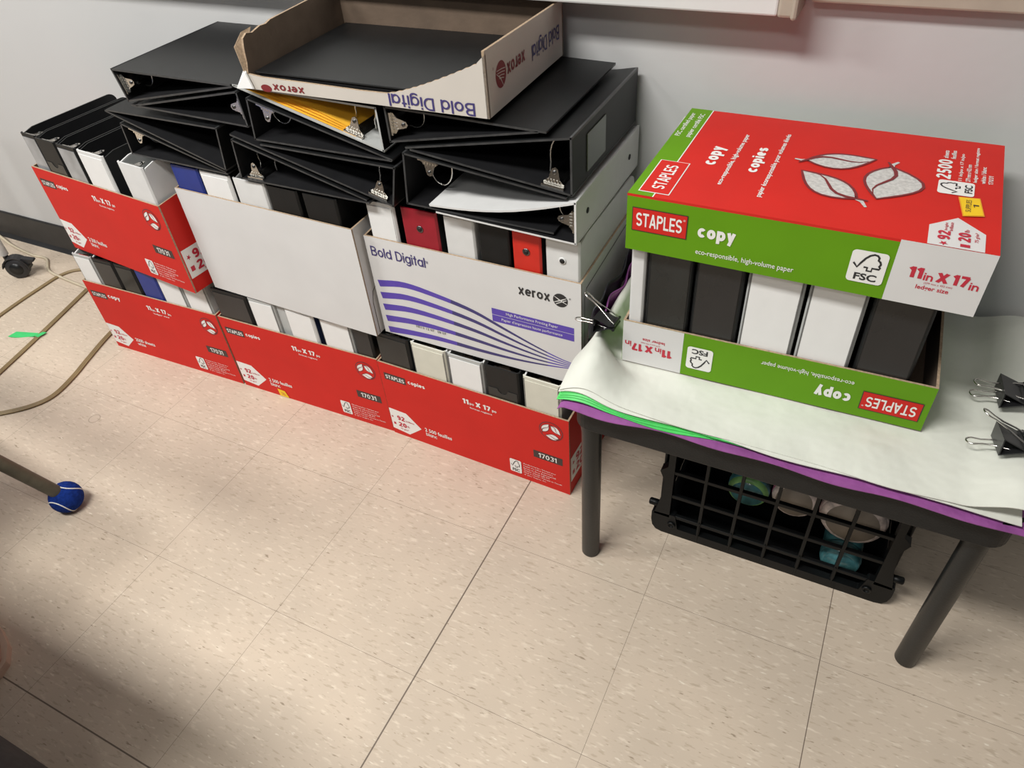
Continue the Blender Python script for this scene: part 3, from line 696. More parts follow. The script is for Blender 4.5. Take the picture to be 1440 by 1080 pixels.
S = Panel((W, 0, 0), (0, 1, 0), (0, 0, 1), (1, 0, 0), D, .088, True)
S.text('product_lettering', 'Bold Digital', (.018, .030, .105, .028), 'ink_navy', .012); S.text('maker_lettering', 'xerox', (.148, .032, .060, .017), 'ink_maroon', .03)
S.disc('globe_logo', .228, .041, .0165, .0185, 'ink_maroon', 1)
for k in range(4): S.stroke('globe_logo', [(.214+.002*k, .036+.004*k), (.226, .030+.004*k+.004), (.241-.002*k, .033+.004*k)], .0011, 'grey_card', 2)
S.stroke('globe_logo', [(.222, .059), (.231, .045), (.243, .036)], [.0006, .002, .0006], 'grey_card', 2)
S.text('globe_logo', '®', (.249, .024, .004, .004), 'ink_maroon'); S.finish(t)
t = thing('ring_binder', 'black binder lying flat inside the cut-down white tray on top of the pile', 'binder', (.468, .470, TZ+.0045), .012, gP)
b = MB(); b.box((0, 0, .018), (.39, .255, .0215), BK); b.build('front_cover', t, .0012)
b = MB(); b.box((0, 0, 0), (.39, .255, .0035), BK); b.build('back_cover', t, .0012)
b = MB(); b.box((.387, 0, .0037), (.390, .255, .0178), BK); b.build('spine', t, .0005)
b = MB(); b.box((.01, .004, .0040), (.384, .25, .0105), 'vinyl_grey'); b.box((.006, .002, .0115), (.384, .252, .0165), 'vinyl_inside'); b.build('pages', t, .0008)

# ------------------------------------------------------------------ low black table
t = thing('low_table', 'low black plastic table under the green carton', 'table', (1.37, .54, 0))
tx0, tx1, ty0, ty1 = -.306, .312, -.208, .212
def rr(x0, y0, x1, y1, r, n=6):
    out = []
    for (cx, cy, a0) in ((x1-r, y1-r, 0), (x0+r, y1-r, 90), (x0+r, y0+r, 180), (x1-r, y0+r, 270)):
        for k in range(n+1): a = math.radians(a0+k*90/n); out.append((cx+r*math.cos(a), cy+r*math.sin(a)))
    return out
b = MB(); b.prism(rr(tx0, ty0, tx1, ty1, .03), (0, 0, .398), (1, 0, 0), (0, 1, 0), (0, 0, .010), 'plastic_table'); b.build('tabletop', t, .004, seg=3)
b = MB(); po, pi_ = rr(tx0+.003, ty0+.003, tx1-.003, ty1-.003, .03), rr(tx0+.009, ty0+.009, tx1-.009, ty1-.009, .024); n = len(po)
V = [(x, y, .398) for x, y in po]+[(x, y, .353) for x, y in po]+[(x, y, .353) for x, y in pi_]+[(x, y, .398) for x, y in pi_]
b.add(V, [(i+k*n, (i+1) % n+k*n, (i+1) % n+((k+1) % 4)*n, i+((k+1) % 4)*n) for k in range(3) for i in range(n)], 'plastic_table'); b.build('apron', t, .002)
for (lx, ly) in ((1.0945, .356), (1.649, .363), (1.0945, .724), (1.649, .724)):
    b = MB(); b.lathe([(.0150, 0), (.0168, .003), (.0168, .33), (.0185, .35), (.0185, .397)], (lx-1.37, ly-.54, 0), (0, 0, 1), 'plastic_leg', 28); b.build('leg', t)
# ------------------------------------------------------------------ sheets on the table
def smooth(a, b_, x): x = max(0, min(1, (x-a)/(b_-a))); return x*x*(3-2*x)
def sheet(name, label, cat, m, x0, x1, y0, y1, base, lift, fe, droop, group, rid=0, nx=110, ny=64, th=.0012):
    b = MB(); top = []
    for i in range(nx+1):
        for j in range(ny+1):
            u = i/nx; v = j/ny; x = x0+(x1-x0)*u; yf = y0+fe(x); y = yf+(y1-yf)*v
            g1 = smooth(.385, .455, y); cx = 1.086-.014*g1; sx = .040-.024*g1
            z = base+lift*(1-.15*g1)*math.exp(-((x-cx)/sx)**2)*smooth(.300, .385, y)*(1-smooth(.62, .74, y))
            z += .0014*math.sin(x*31+y*17)*math.sin(y*23-x*9)*(.4+.6*(1-v))
            z += .0035*(mnoise.noise((x*7+2, y*19, 1.7)))*abs(mnoise.noise((x*5, y*6, 4.1)))*2
            z -= droop(x)*(1-smooth(0, .16, v))
            z += rid*smooth(1.600, 1.668, x)*(.65+.35*math.sin(y*21))
            # left edge hangs over the table side a little
            z -= .012*smooth(1.062, 1.044, x)*(1 if lift < .03 else .2)
            top.append(Vector((x, y, z)))
    n = len(top); low = [p-Vector((0, 0, th)) for p in top]; s = ny+1
    F = [(i*s+j, (i+1)*s+j, (i+1)*s+j+1, i*s+j+1) for i in range(nx) for j in range(ny)]
    b.add(top+low, F+[tuple(a+n for a in f[::-1]) for f in F], m, True)
    rim = [(i*s, (i+1)*s) for i in range(nx)]+[(i*s+ny, (i+1)*s+ny) for i in range(nx)]+[(j, j+1) for j in range(ny)]+[(nx*s+j, nx*s+j+1) for j in range(ny)]
    b.add(top+low, [(a, c, c+n, a+n) for a, c in rim], m)
    return tag(b.build(name), label, cat, group)
gS = 'coloured sheets layered on the table'
sheet('plastic_sheet', 'purple sheet at the bottom of the layers on the black table', 'sheet', 'sheet_purple', 1.052, 1.690, .321, .752, .4100, .014, lambda x: -.003*math.sin(x*40)-.007*smooth(1.22, 1.09, x), lambda x: .0005, gS)
for k, (bz, lf, fy) in enumerate(((.4128, .042, .327), (.4148, .044, .329), (.4168, .046, .3305), (.4186, .048, .3325))):
    sheet('plastic_sheet', 'green sheet in the layers between the purple and the white ones', 'sheet', 'sheet_green', 1.047+.002*k, 1.672, fy, .750, bz, lf, (lambda x, k=k: .003*math.sin(x*30+k)*smooth(1.12, 1.2, x)+.012*smooth(1.22+.02*k, 1.42, x)), lambda x: .001, gS)
sheet('plastic_sheet', 'white sheet next to the green ones, second from the top of the layers', 'sheet', 'sheet_white', 1.048, 1.672, .331, .750, .4207, .0515, lambda x: .002*math.sin(x*26), lambda x: .002*smooth(1.2, 1.3, x), gS)
sheet('plastic_sheet', 'white sheet on top of the layers, under the green carton', 'sheet', 'sheet_white', 1.050, 1.700, .333, .752, .4234, .053, lambda x: .003*math.sin(x*23+1)-.006*smooth(1.55, 1.68, x), lambda x: .003*smooth(1.2, 1.3, x)*(1-smooth(1.5, 1.65, x)), gS, rid=.028)
b = MB(); V = []; F = []
for i in range(9):
    for j in range(7):
        f = i/8; g_ = j/6; V.append((1.675+.030*f+.006*math.sin(g_*9+f*4), .330+.20*g_, .414-.055*f*f-.004*math.sin(g_*12)))
F = [(i*7+j, i*7+j+1, (i+1)*7+j+1, (i+1)*7+j) for i in range(8) for j in range(6)]
b.add(V, F, 'sheet_purple', True); ob = b.build('plastic_sheet'); sd = ob.modifiers.new('thick', 'SOLIDIFY'); sd.thickness = .0015
tag(ob, 'purple fold hanging over the right end of the table', 'sheet', gS)
# dark bundled sheets between striped carton and green carton
def fold(label, m, x, ys, z0, z1, lean):
    b = MB(); V = []; n = 22
    for i in range(n+1):
        f = i/n; y = ys[0]+(ys[1]-ys[0])*f; w_ = .004*math.sin(f*17+x*90)
        for k in range(5): g_ = k/4; V.append((x+w_+lean*g_*g_, y, z0+(z1-z0+.006*math.sin(f*11))*g_))
    b.add(V, [(i*5+k, i*5+5+k, i*5+6+k, i*5+1+k) for i in range(n) for k in range(4)], m, True)
    o = b.build('plastic_sheet'); sd = o.modifiers.new('thick', 'SOLIDIFY'); sd.thickness = .002; return tag(o, label, 'sheet', gS)
fold('black sheet edge standing up along the left side of the table', 'sheet_black', 1.046, (.465, .735), .428, .492, .010)
fold('dark purple sheet edge standing up beside the black one, left side of the table', 'sheet_purple', 1.057, (.470, .725), .430, .476, .008)

# ------------------------------------------------------------------ binder clips
gK = 'black binder clips on the sheets'
def clip(loc, rz, tiltx, label, h1, h2, w_=.051):
    """large binder clip: triangular black body (jaws towards +x), two wire handles with angles h1, h2 above the -x direction"""
    t = thing('binder_clip', label, 'clip', loc, rz, gK); t.rotation_euler = (tiltx, 0, rz)
    b = MB(); q = .0012
    b.prism([(-.026, -.0125), (-.026, .0125), (.0, .0025), (.006, .0035), (.006, .0018), (.0, .0008), (-.0245, .0108), (-.0245, -.0108), (0, -.0008), (.006, -.0018), (.006, -.0035), (0, -.0025)], (0, -w_/2, 0), (1, 0, 0), (0, 0, 1), (0, w_, 0), 'clip_black')
    b.build('clip_body', t, .0004)
    b = MB()
    for s in (-1, 1): b.tube([(.006, -w_/2+.0015, s*.0035), (.006, w_/2-.0015, s*.0035)], .0024, 'clip_black', 10)
    b.build('jaw_roll', t)
    for (a, s) in ((h1, 1), (h2, -1)):
        d = Vector((-math.cos(a), 0, math.sin(a)*1)); y = Vector((0, 1, 0)); o = Vector((.006, 0, s*.0045))
        pts = [o+y*.019, o+d*.012+y*.017, o+d*.034+y*.0075, o+d*.048+y*.0055]+[o+d*(.058+.008*math.sin(k*PI/6))+y*(.0085*math.cos(k*PI/6)) for k in range(7)]+[o+d*.048-y*.0055, o+d*.034-y*.0075, o+d*.012-y*.017, o-y*.019]
        b = MB(); b.tube(pts, .0012, 'chrome', 7); b.build('wire_handle', t)
    return t
clip((1.660, .541, .452), .08, -.1, 'black binder clip at the right table edge, the one nearer the wall', .05, -.12)
clip((1.657, .438, .456), .10, -.25, 'black binder clip at the right table edge, the nearer one with a raised handle', .50, -.12)
clip((1.092, .448, .486), .12, -.35, 'black binder clip at the left corner of the table, beside the striped carton', .62, .05)

# ------------------------------------------------------------------ green carton with binders, lid on top
CZ = .4268
t = carton('paper_carton', 'green and white open carton bottom with upside-down print, standing on the table', 'box', (1.113, .437, CZ), .016, .434, .282, (.079, .079), 'green_card', 'halves of the green carton'); CG = t
W, H = .434, .079
P = Panel((0, 0, 0), (1, 0, 0), (0, 0, 1), (0, -1, 0), W, H, True); L = 'printed_lettering'
P.poly('white_field', [(W-.0945, 0), (W-.0005, 0), (W-.0005, H), (W-.0945, H)], 'white_card', 1)
def green_face(P, x_fsc, size_x, st, cp, eco):
    P.rect('brand_badge', *st, 'ink_dark', 2); P.rect('brand_badge', st[0]+.0012, st[1]+.0012, st[2]-.0012, st[3]-.0012, 'red_card', 3)
    P.text('brand_badge', 'STAPLES', (st[0]+.006, st[1]+.0075, st[2]-st[0]-.013, st[3]-st[1]-.014), WHT, .025, 0, 4)
    P.text('brand_badge', '®', (st[2]-.006, st[3]-.009, .003, .003), WHT, 0, 0, 4)
    P.text('product_lettering', 'copy', cp, WHT, .06); P.text('slogan_lettering', 'eco-responsible, high-volume paper', eco, WHT, .006)
    fsc(P, 'certification_label', *x_fsc)
    u, v = size_x
    P.text('size_lettering', '11', (u, v, .016, .015), 'ink_red', .06); P.text('size_lettering', 'in', (u+.0175, v-.001, .010, .010), 'ink_red', .03)
    P.text('size_lettering', 'X', (u+.0305, v-.001, .013, .014), 'ink_red', .05); P.text('size_lettering', '17', (u+.0465, v-.001, .018, .015), 'ink_red', .06)
    P.text('size_lettering', 'in', (u+.0655, v-.003, .010, .010), 'ink_red', .03)
    P.text('format_lettering', '(279 mm x 432 mm)', (u+.020, v-.0065, .030, .0034), 'ink_red', 0); P.text('format_lettering', 'ledger size', (u+.013, v-.0155, .035, .0075), 'ink_red', .02)
green_face(P, (.2935, .021, .332, .063), (.354, .040), (.008, .0305, .085, .064), (.098, .036, .048, .021), (.099, .0165, .126, .010))
P.finish(t, {'white_field': 'white end of the front'})
# lid: same carton top turned open side down, resting on the binders
LZ = .639; LH = .084; LW, LD = .431, .292
t = thing('carton_lid', 'carton lid with red top and leaf print, covering the binders on the table', 'box', (1.114, .428, LZ), -.012, 'halves of the green carton'); LID = t
b = MB(); w_ = .0035
def lskin(poly, O, U, V, N, mo, me_='kraft_edge'):
    O, U, V, N = map(Vector, (O, U, V, N)); n = len(poly)
    a = [O+U*p[0]+V*p[1] for p in poly]; c = [p+N*w_ for p in a]
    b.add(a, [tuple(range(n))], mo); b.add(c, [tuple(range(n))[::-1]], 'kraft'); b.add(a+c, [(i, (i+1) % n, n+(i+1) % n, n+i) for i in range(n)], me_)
LT = LH-.0036
lskin([(0, 0), (LW, 0), (LW, LT), (0, LT)], (0, 0, 0), (1, 0, 0), (0, 0, 1), (0, 1, 0), 'green_card')
lskin([(0, 0), (LW, 0), (LW, LT), (0, LT)], (0, LD, 0), (1, 0, 0), (0, 0, 1), (0, -1, 0), 'green_card')
lskin([(w_, 0), (LD-w_, 0), (LD-w_, LT), (w_, LT)], (0, 0, 0), (0, 1, 0), (0, 0, 1), (1, 0, 0), 'green_card')
lskin([(w_, 0), (LD-w_, 0), (LD-w_, LT), (w_, LT)], (LW, 0, 0), (0, 1, 0), (0, 0, 1), (-1, 0, 0), 'white_card')
lskin([(0, 0), (LW, 0), (LW, LD), (0, LD)], (0, 0, LH), (1, 0, 0), (0, 1, 0), (0, 0, -1), 'red_card', 'red_card')
b.build('carton_body', t, wn=False)
P = Panel((0, 0, 0), (1, 0, 0), (0, 0, 1), (0, -1, 0), LW, LH)
P.poly('white_field', [(.3315, 0.0003), (LW, .0003), (LW, LH), (.3315, LH)], 'white_card', 1)
green_face(P, (.285, .018, .326, .062), (.349, .038), (.008, .031, .084, .066), (.098, .033, .049, .020), (.098, .0105, .126, .010))
P.finish(t)
P = Panel((0, 0, LH), (1, 0, 0), (0, 1, 0), (0, 0, 1))
P.rect('green_strip', 0, 0, .0335, LD, 'green_card', 1); P.rect('green_strip', .0335, 0, .0350, LD, WHT, 1)
P.rect('brand_badge', .011, .010, .053, .106, WHT, 2); P.rect('brand_badge', .0125, .0115, .0515, .1045, 'red_card', 3)
q = PI/2
P.text('brand_badge', 'STAPLES', (.042, .022, .070, .018), WHT, .025, q, 4)
P.text('certified_lettering', 'FSC certified paper', (.014, .188, .086, .010), WHT, .01, q); P.text('certified_lettering', 'papier certifié FSC', (.029, .188, .086, .010), WHT, .01, q)
P.text('product_lettering', 'copy', (.090, .112, .059, .020), WHT, .055, q); P.text('slogan_lettering', 'eco-responsible, high-volume paper', (.109, .060, .162, .009), WHT, .02, q)
P.text('french_lettering', 'copies', (.146, .108, .078, .020), WHT, .055, q); P.text('slogan_lettering', 'papier écoresponsable pour volumes élevés', (.164, .044, .196, .009), WHT, .02, q)
P.leaf('leaf_emblem', (.196, .166), (.281, .196), (.20, .30), 'ink_grey', 'ink_maroon', 2, .16)
P.leaf('leaf_emblem', (.272, .078), (.196, .134), (.30, .22), 'ink_grey', 'ink_maroon', 2, .22)
P.leaf('leaf_emblem', (.302, .180), (.294, .086), (.48, .26), 'ink_grey', 'ink_maroon', 2, .18)
P.text('sheet_count_lettering', '2500', (.372, .168, .056, .017), WHT, .04, q)
for i, (s, ln) in enumerate((('sheets', .024), ('feuilles', .026))): P.text('sheet_count_lettering', s, (.366+.009*i, .229, ln, .006), WHT, .02, q)
for i, (s, ln) in enumerate((('11 in/po x 17 in/po', .080), ('279 mm x 432 mm', .050), ('ledger size / format registre', .104), ('white / blanc', .048), ('17031', .024))): P.text('fine_print', s, (.386+.0085*i, .168, ln, .0055), WHT, .02, q)
fsc(P, 'certification_label', .359, .127, .400, .164, True)
P.poly('price_sticker', [(.383, .122), (.407, .125), (.413, .081), (.390, .074)], 'sticker_orange', 5); P.poly('price_sticker', [(.3845, .1205), (.406, .1235), (.4115, .0825), (.391, .0755)], 'sticker_yellow', 6)
P.text('price_sticker', 'SUPPLIES', (.398, .086, .030, .006), 'ink_dark', .0, q, 7); P.text('price_sticker', '1', (.406, .098, .008, .006), 'ink_dark', .02, q, 7)
P.poly('weight_badge', [(.358, .0002), (.416, .0002), (.416, .040), (.386, .070), (.357, .044)], 'white_card', 2)
P.text('weight_badge', '92', (.380, .014, .020, .013), 'ink_red', .05, q, 4); P.text('weight_badge', 'bright', (.377, .036, .018, .004), 'ink_red', .01, q, 4); P.text('weight_badge', 'brillance', (.382, .036, .020, .004), 'ink_red', .01, q, 4)
P.text('weight_badge', '20', (.401, .016, .020, .013), 'ink_red', .05, q, 4); P.text('weight_badge', 'lb', (.399, .038, .006, .005), 'ink_red', .01, q, 4); P.text('weight_badge', '75 g/m²', (.410, .018, .022, .005), 'ink_red', .01, q, 4)
P.poly('weight_badge', [(.374+.005*math.sin(a)*(1 if i % 2 else .4), .006+.005*math.cos(a)*(1 if i % 2 else .4)) for i, a in enumerate([2*PI*j/10 for j in range(10)])], 'ink_red', 4)
P.rect('weight_badge', .391, .004, .401, .010, 'ink_red', 4)
P.finish(t, {'price_sticker': 'yellow price sticker'})
gG = 'binders standing in the green carton'
row(CG, 1.113, [
    (1.119, 1.141, 'white', 'narrow white binder at the left end of the green carton', dict(mechanism=False)),
    (1.144, 1.209, 'pocket', 'black binder with dark glossy spine, left one in the green carton'),
    (1.212, 1.279, 'charcoal', 'black binder with dark glossy spine, beside the white ones in the green carton'),
    (1.283, 1.357, 'white_ins', 'white binder in the green carton, black one on its left'),
    (1.362, 1.434, 'white_ins', 'white binder right of the centre of the green carton'),
    (1.440, 1.512, 'charcoal', 'black binder at the right end of the green carton, leaning slightly')], gG, d=.262)

# ------------------------------------------------------------------ black crate under the table and what is in it
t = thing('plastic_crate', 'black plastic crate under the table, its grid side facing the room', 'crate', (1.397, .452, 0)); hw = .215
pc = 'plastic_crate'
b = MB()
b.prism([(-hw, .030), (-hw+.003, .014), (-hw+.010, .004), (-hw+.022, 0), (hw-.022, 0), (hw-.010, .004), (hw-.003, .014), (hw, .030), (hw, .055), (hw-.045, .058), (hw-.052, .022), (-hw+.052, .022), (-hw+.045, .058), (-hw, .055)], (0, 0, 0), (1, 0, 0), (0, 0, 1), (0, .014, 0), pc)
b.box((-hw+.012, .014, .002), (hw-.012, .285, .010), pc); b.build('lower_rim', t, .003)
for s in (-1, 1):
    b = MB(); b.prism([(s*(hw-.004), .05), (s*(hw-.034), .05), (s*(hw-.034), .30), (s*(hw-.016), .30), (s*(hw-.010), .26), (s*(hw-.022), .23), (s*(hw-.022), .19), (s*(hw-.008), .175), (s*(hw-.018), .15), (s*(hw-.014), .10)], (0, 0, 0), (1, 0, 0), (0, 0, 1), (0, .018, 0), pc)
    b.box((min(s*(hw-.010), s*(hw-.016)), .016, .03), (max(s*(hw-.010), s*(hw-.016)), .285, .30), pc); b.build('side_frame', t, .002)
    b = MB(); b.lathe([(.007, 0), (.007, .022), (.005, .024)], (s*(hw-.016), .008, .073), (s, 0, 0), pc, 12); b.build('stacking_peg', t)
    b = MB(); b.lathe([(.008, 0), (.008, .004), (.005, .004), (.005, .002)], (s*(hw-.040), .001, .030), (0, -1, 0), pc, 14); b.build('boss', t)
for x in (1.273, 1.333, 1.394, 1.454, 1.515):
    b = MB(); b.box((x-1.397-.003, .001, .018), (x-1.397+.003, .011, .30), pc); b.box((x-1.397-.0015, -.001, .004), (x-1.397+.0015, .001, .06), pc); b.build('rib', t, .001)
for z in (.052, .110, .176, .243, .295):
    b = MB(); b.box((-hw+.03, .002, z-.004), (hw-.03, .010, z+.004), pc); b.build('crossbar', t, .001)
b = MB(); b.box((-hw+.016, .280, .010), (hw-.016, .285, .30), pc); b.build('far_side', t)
gR = 'wrapped rolls in the black crate'
def roll(label, x, y, z, r, ln, ax, mats):
    t = thing('wrapped_roll', label, 'roll', (x, y, z), 0, gR); a = Vector(ax).normalized()
    b = MB(); b.lathe([(r*.80, -.003), (r*.94, 0), (r, .006), (r*1.01, ln*.5), (r*.98, ln)], (0, 0, 0), a, mats[0], 26); b.build('printed_wrapper', t)
    b = MB(); b.lathe([(r*.80, -.004), (r*.80, .002)], (0, 0, 0), a, mats[1], 26); b.build('end_face', t)
    b = MB(); b.lathe([(r*1.0, .006), (r*1.035, .012), (r*1.035, .020), (r*1.01, .024)], (0, 0, 0), a, mats[2], 26); b.build('coloured_band', t)
roll('round roll in a pink printed wrapper, in the middle of the black crate', 1.420, .505, .140, .039, .12, (.0, 1, -.12), ('wrap_print', 'roll_core', 'wrap_pink'))
roll('round roll with grey end and white printed wrapper, right side of the black crate', 1.519, .503, .132, .054, .13, (0, 1, -.05), ('wrap_print', 'roll_core', 'wrap_print'))
roll('teal plastic-wrapped roll lying lowest at the right of the black crate', 1.520, .478, .046, .034, .12, (0, 1, 0), ('wrap_teal', 'wrap_teal', 'wrap_teal'))
roll('green and blue wrapped roll left of the pink one in the black crate', 1.341, .500, .130, .036, .11, (0, 1, 0), ('wrap_green', 'wrap_teal', 'wrap_teal'))

# ------------------------------------------------------------------ cables, tape, rolling stand
def spline(pts, n=10):
    P_ = [Vector(p) for p in pts]; out = []
    for i in range(len(P_)-1):
        p0, p1, p2, p3 = P_[max(i-1, 0)], P_[i], P_[i+1], P_[min(i+2, len(P_)-1)]
        for k in range(n):
            t_ = k/n; out.append(.5*((2*p1)+(p2-p0)*t_+(2*p0-5*p1+4*p2-p3)*t_*t_+(3*p1-p0-3*p2+p3)*t_**3))
    return out+[P_[-1]]
def flat_cable(label, pts, strands, r, m, group='cables on the floor'):
    b = MB(); sp = spline(pts); n = len(sp)
    for s in range(strands):
        o = (s-(strands-1)/2)*r*1.9; q = []
        for i in range(n):
            d = sp[min(i+1, n-1)]-sp[max(i-1, 0)]; d.z = 0; d.normalize(); q.append(sp[i]+Vector((-d.y, d.x, 0))*o)
        b.tube(q, r, m, 6)
    return tag(b.build('floor_cable'), label, 'cable', group)
c_ = .0032
flat_cable('flat tan cable nearest the camera on the floor, curving out from the left carton', [(-.62, -.02, c_), (-.50, .075, c_), (-.399, .148, c_), (-.345, .20, c_), (-.325, .25, c_), (-.338, .32, c_), (-.363, .391, c_), (-.395, .49, c_), (-.42, .62, c_)], 3, .0027, 'cable_tan')
flat_cable('flat tan cable crossing the green tape on the floor', [(-.70, .09, c_), (-.55, .255, c_), (-.588, .40, c_), (-.632, .565, c_), (-.66, .70, c_)][1:], 3, .0026, 'cable_tan') if 0 else flat_cable('flat tan cable crossing the green tape on the floor', [(-.50, .05, c_), (-.548, .255, c_), (-.582, .39, c_), (-.632, .57, c_), (-.67, .70, c_)], 3, .0026, 'cable_tan')
flat_cable('olive cable running from the left edge towards the wall behind the left carton', [(-.77, .28, c_), (-.791, .429, c_), (-.800, .56, c_), (-.795, .66, c_), (-.74, .705, c_), (-.60, .725, c_)], 2, .0033, 'cable_tan')
flat_cable('thin white cord snaking along the wall beside the caster', [(-1.40, .750, c_), (-1.243, .738, .02), (-1.12, .715, .006), (-1.00, .700, c_), (-.93, .700, c_), (-.86, .655, c_), (-.77, .640, c_), (-.62, .628, c_)], 1, .0045, 'cable_pale')
b = MB(); V = []
for i in range(9):
    f = i/8; V += [(-.676+.098*f, .372+.030*f-.004*math.sin(f*7), .0012+(.0065*math.exp(-((f-.93)/.12)**2))+.001*math.sin(f*9)), (-.676+.098*f+.004, .397+.028*f, .0012+(.0065*math.exp(-((f-.93)/.12)**2)))]
b.add(V, [(2*i, 2*i+2, 2*i+3, 2*i+1) for i in range(8)], 'tape_green'); ob = b.build('tape_strip'); sd = ob.modifiers.new('thick', 'SOLIDIFY'); sd.thickness = .0006
tag(ob, 'short strip of green tape stuck to the floor over a cable', 'tape')
t = thing('rolling_stand', 'white stand leg on a black caster wheel at the left edge', 'stand', (-.918, .604, 0))
wx = Vector((.55, -.83, 0)); fx = Vector((.83, .55, 0))
b = MB(); b.lathe([(.012, -.013), (.031, -.013), (.034, -.009), (.034, .009), (.031, .013), (.012, .013)], (0, 0, .034), wx, 'caster_black', 32); wh = b.build('wheel', t)
b = MB(); b.lathe([(.020, .0), (.020, .0015)], Vector((0, 0, .034))+wx*.0125, wx, 'plastic_leg', 20); b.build('hub_cap', wh)
b = MB(); ang = [math.radians(d) for d in range(-10, 176, 15)]
b.prism([(.039*math.cos(a), .039*math.sin(a)) for a in ang]+[(.036*math.cos(a), .036*math.sin(a)) for a in ang][::-1], Vector((0, 0, .034))-wx*.015, fx, (0, 0, 1), wx*.030, 'caster_black'); b.build('caster_hood', t, .001)
b = MB(); b.prism([(.026, .030), (.058, .020), (.060, .015), (.034, .006)], Vector((0, 0, .036))-wx*.009, fx, (0, 0, 1), wx*.018, 'caster_black'); b.build('brake_tab', t, .001)
b = MB(); b.lathe([(.008, .058), (.008, .080)], (-.030, -.002, 0), (0, 0, 1), 'caster_black', 12); b.build('stem', t)
b = MB(); b.lathe([(.0125, .074), (.0125, .60)], (-.030, -.002, 0), (0, 0, 1), 'metal_white', 20); b.build('leg', t, .001)

# ------------------------------------------------------------------ school chair at left (leg ends pushed into tennis balls)
t = thing('classroom_chair', 'chair at the left edge, only a metal leg in a blue tennis ball in view', 'chair', (-.19, -.25, 0))
def seam(c, r, ph):
    # tennis ball seam curve
    out = []
    for k in range(60):
        a = 2*PI*k/60; A, B_ = .44, .80
        x = math.sin(PI/2-(PI/2-A)*math.cos(a))*math.cos(a/2+A*math.sin(2*a)); y = math.sin(PI/2-(PI/2-A)*math.cos(a))*math.sin(a/2+A*math.sin(2*a)); z = math.cos(PI/2-(PI/2-A)*math.cos(a))
        out.append((x, y, z))
    # closed double loop of the classic seam
    out = []
    for k in range(96):
        a = 2*PI*k/96; s_ = .75; v = Vector((s_*math.cos(a)+(1-s_)*math.cos(3*a), s_*math.sin(a)-(1-s_)*math.sin(3*a), 2*math.sqrt(s_*(1-s_))*math.sin(2*a))).normalized()
        out.append(Vector(c)+(Matrix.Rotation(ph[0], 3, 'X') @ Matrix.Rotation(ph[1], 3, 'Y') @ Matrix.Rotation(ph[2], 3, 'Z') @ v)*r)
    return out
for (bx, by, tx, ty) in ((.030, .018, .010, -.115), (-.415, .075, -.375, -.085), (.02, -.60, .0, -.47), (-.43, -.58, -.37, -.45)):
    p0 = Vector((bx+.19, by+.25, .033)); p1 = Vector((tx+.19, ty+.25, .43))
    b = MB(); d = (p1-p0).normalized(); b.tube([p0+d*.010, p0+d*.2, p1], .0135, 'tube_olive', 16); lg = b.build('leg', t)
    b = MB(); prof = [(.0335*math.sin(PI*k/16)+.0001, -.0335*math.cos(PI*k/16)) for k in range(17)]; b.lathe(prof, p0, (0, 0, 1), 'ball_blue', 30)
    bl = b.build('tennis_ball', lg, wn=True); bl['label'] = 'blue tennis ball on the leg end'
    if by > 0:
        b = MB(); b.tube(seam(p0, .0336, (.5, .3, .9)), .0013, 'ball_seam', 6, True); b.build('seam_line', lg)
b = MB(); b.prism(rr(-.215, -.255, .215, .165, .07), (0, 0, .43), (1, 0, 0), (0, 1, 0), (0, 0, .012), 'chair_blue'); b.build('seat', t, .005)
b = MB(); b.prism(rr(-.20, .62, .20, .82, .06), (0, .180, .0), (1, 0, 0), (0, 0, 1), (0, -.012, 0), 'chair_blue'); b.build('backrest', t, .004)
b = MB()
for s in (-.17, .15): b.tube([(s, .12, .44), (s, .160, .52), (s, .176, .78)], .010, 'tube_olive', 12)
b.build('back_frame', t)

# ------------------------------------------------------------------ grey padded seat and shoe at the bottom left corner
t = thing('bag', 'dark grey soft bag on the floor, cut off at the bottom left corner', 'bag', (.36, -.60, 0))
b = MB(); secs = [(0, .0), (.02, .012), (.09, .010), (.15, -.004), (.185, -.035), (.195, -.08)]; po = [rr(-.26-q[1], -.21-q[1], .27+q[1], .212+q[1], .15+q[1]*.5, 9) for q in secs]; n = len(po[0])
V = [(x, y, secs[k][0]) for k in range(len(secs)) for x, y in po[k]]
b.add(V, [(k*n+i, k*n+(i+1) % n, (k+1)*n+(i+1) % n, (k+1)*n+i) for k in range(len(secs)-1) for i in range(n)]+[tuple(range((len(secs)-1)*n, len(secs)*n)), tuple(range(n))[::-1]], 'cushion_grey', True); b.build('bag_body', t)
b = MB(); b.tube([(-.12, 0, .19), (-.10, .01, .25), (0, .02, .28), (.10, .01, .25), (.12, 0, .19)], .009, 'cushion_grey', 8); b.build('carry_handle', t)
t = thing('shoe', 'beige shoe toe with pale sole edge at the left edge near the bottom', 'shoe', (.148, -.290, 0), -.32)
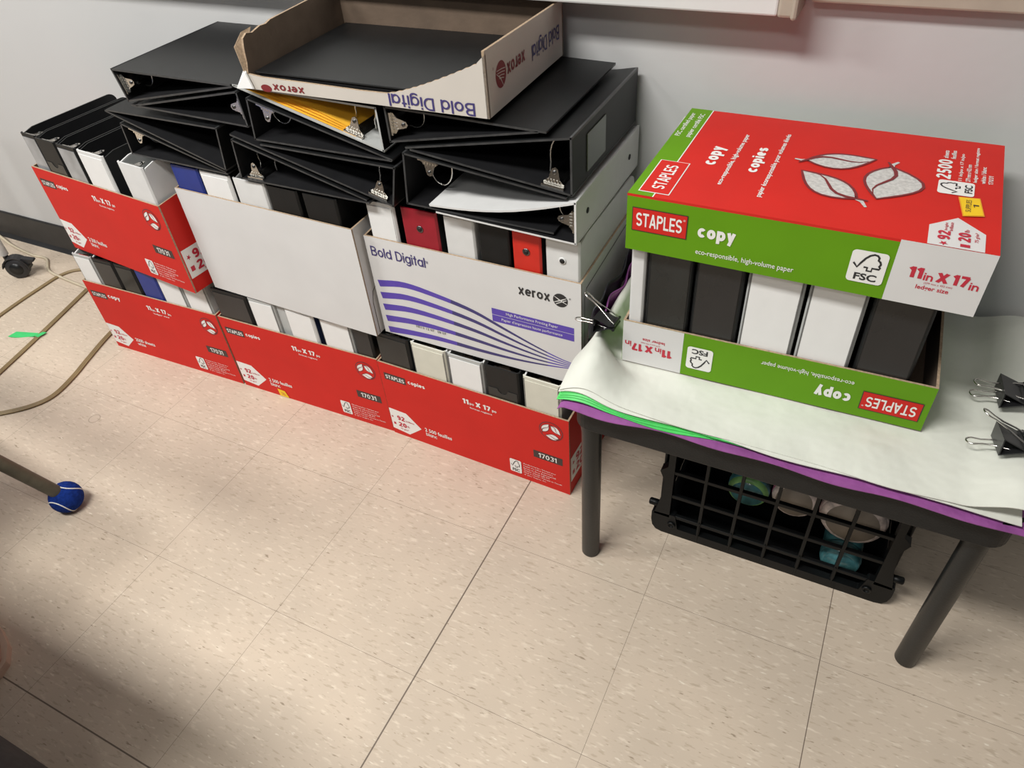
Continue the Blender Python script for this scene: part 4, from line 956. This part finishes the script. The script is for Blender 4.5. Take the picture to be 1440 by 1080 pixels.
def shoe_ring(x, hw_, z0, z1, n=14, pw=2.6):
    return [(x, hw_*math.copysign(abs(math.cos(a))**(2/pw), math.cos(a)), z0+(z1-z0)*.5*(1+math.copysign(abs(math.sin(a))**(2/pw), math.sin(a)))) for a in [2*PI*k/n for k in range(n)]]
b = MB(); n = 14; secs = [(-.20, .020, .012, .075), (-.185, .030, .012, .085), (-.13, .034, .012, .085), (-.06, .037, .012, .075), (0, .042, .012, .058), (.04, .040, .012, .046), (.07, .030, .012, .036), (.085, .016, .013, .026)]
V = [q for s in secs for q in shoe_ring(*s)]
b.add(V, [(i*n+k, i*n+(k+1) % n, (i+1)*n+(k+1) % n, (i+1)*n+k) for i in range(len(secs)-1) for k in range(n)]+[tuple(range(n)), tuple(range((len(secs)-1)*n, len(secs)*n))], 'shoe_beige', True); b.build('upper', t)
b = MB(); out = [(-.205, -.022), (-.19, -.035), (-.10, -.036), (0, -.047), (.045, -.045), (.078, -.032), (.093, -.012), (.093, .012), (.078, .032), (.045, .045), (0, .047), (-.10, .036), (-.19, .035), (-.205, .022)]
b.prism(out, (0, 0, 0), (1, 0, 0), (0, 1, 0), (0, 0, .016), 'shoe_sole'); b.build('sole', t, .003)
b = MB()
for xx, hh, zz in ((.035, .041, .0485), (.012, .042, .056)):
    b.tube([(xx, hh*math.sin(a)*.95, .014+(zz-.014)*max(0, math.cos(a))**.5) for a in [math.radians(d) for d in range(-85, 86, 10)]], .0012, 'shoe_sole', 5)
b.build('stitching', t)

# unseen desk added left of the frame so its top shades the lower left floor
t = thing('shade_desk', 'unseen desk added out of frame to shade the floor at the lower left', 'desk', (.05, -.90, 0))
b = MB(); b.prism(rr(-.62, -.30, .64, .56, .05), (0, 0, .70), (1, 0, 0), (0, 1, 0), (0, 0, .022), 'roll_core'); b.build('desktop', t, .003)
for sx in (-.57, .614):
    for sy in (-.26, .22):
        b = MB(); b.lathe([(.014, 0), (.014, .70)], (sx, sy, 0), (0, 0, 1), 'tube_olive', 14); b.build('leg', t)
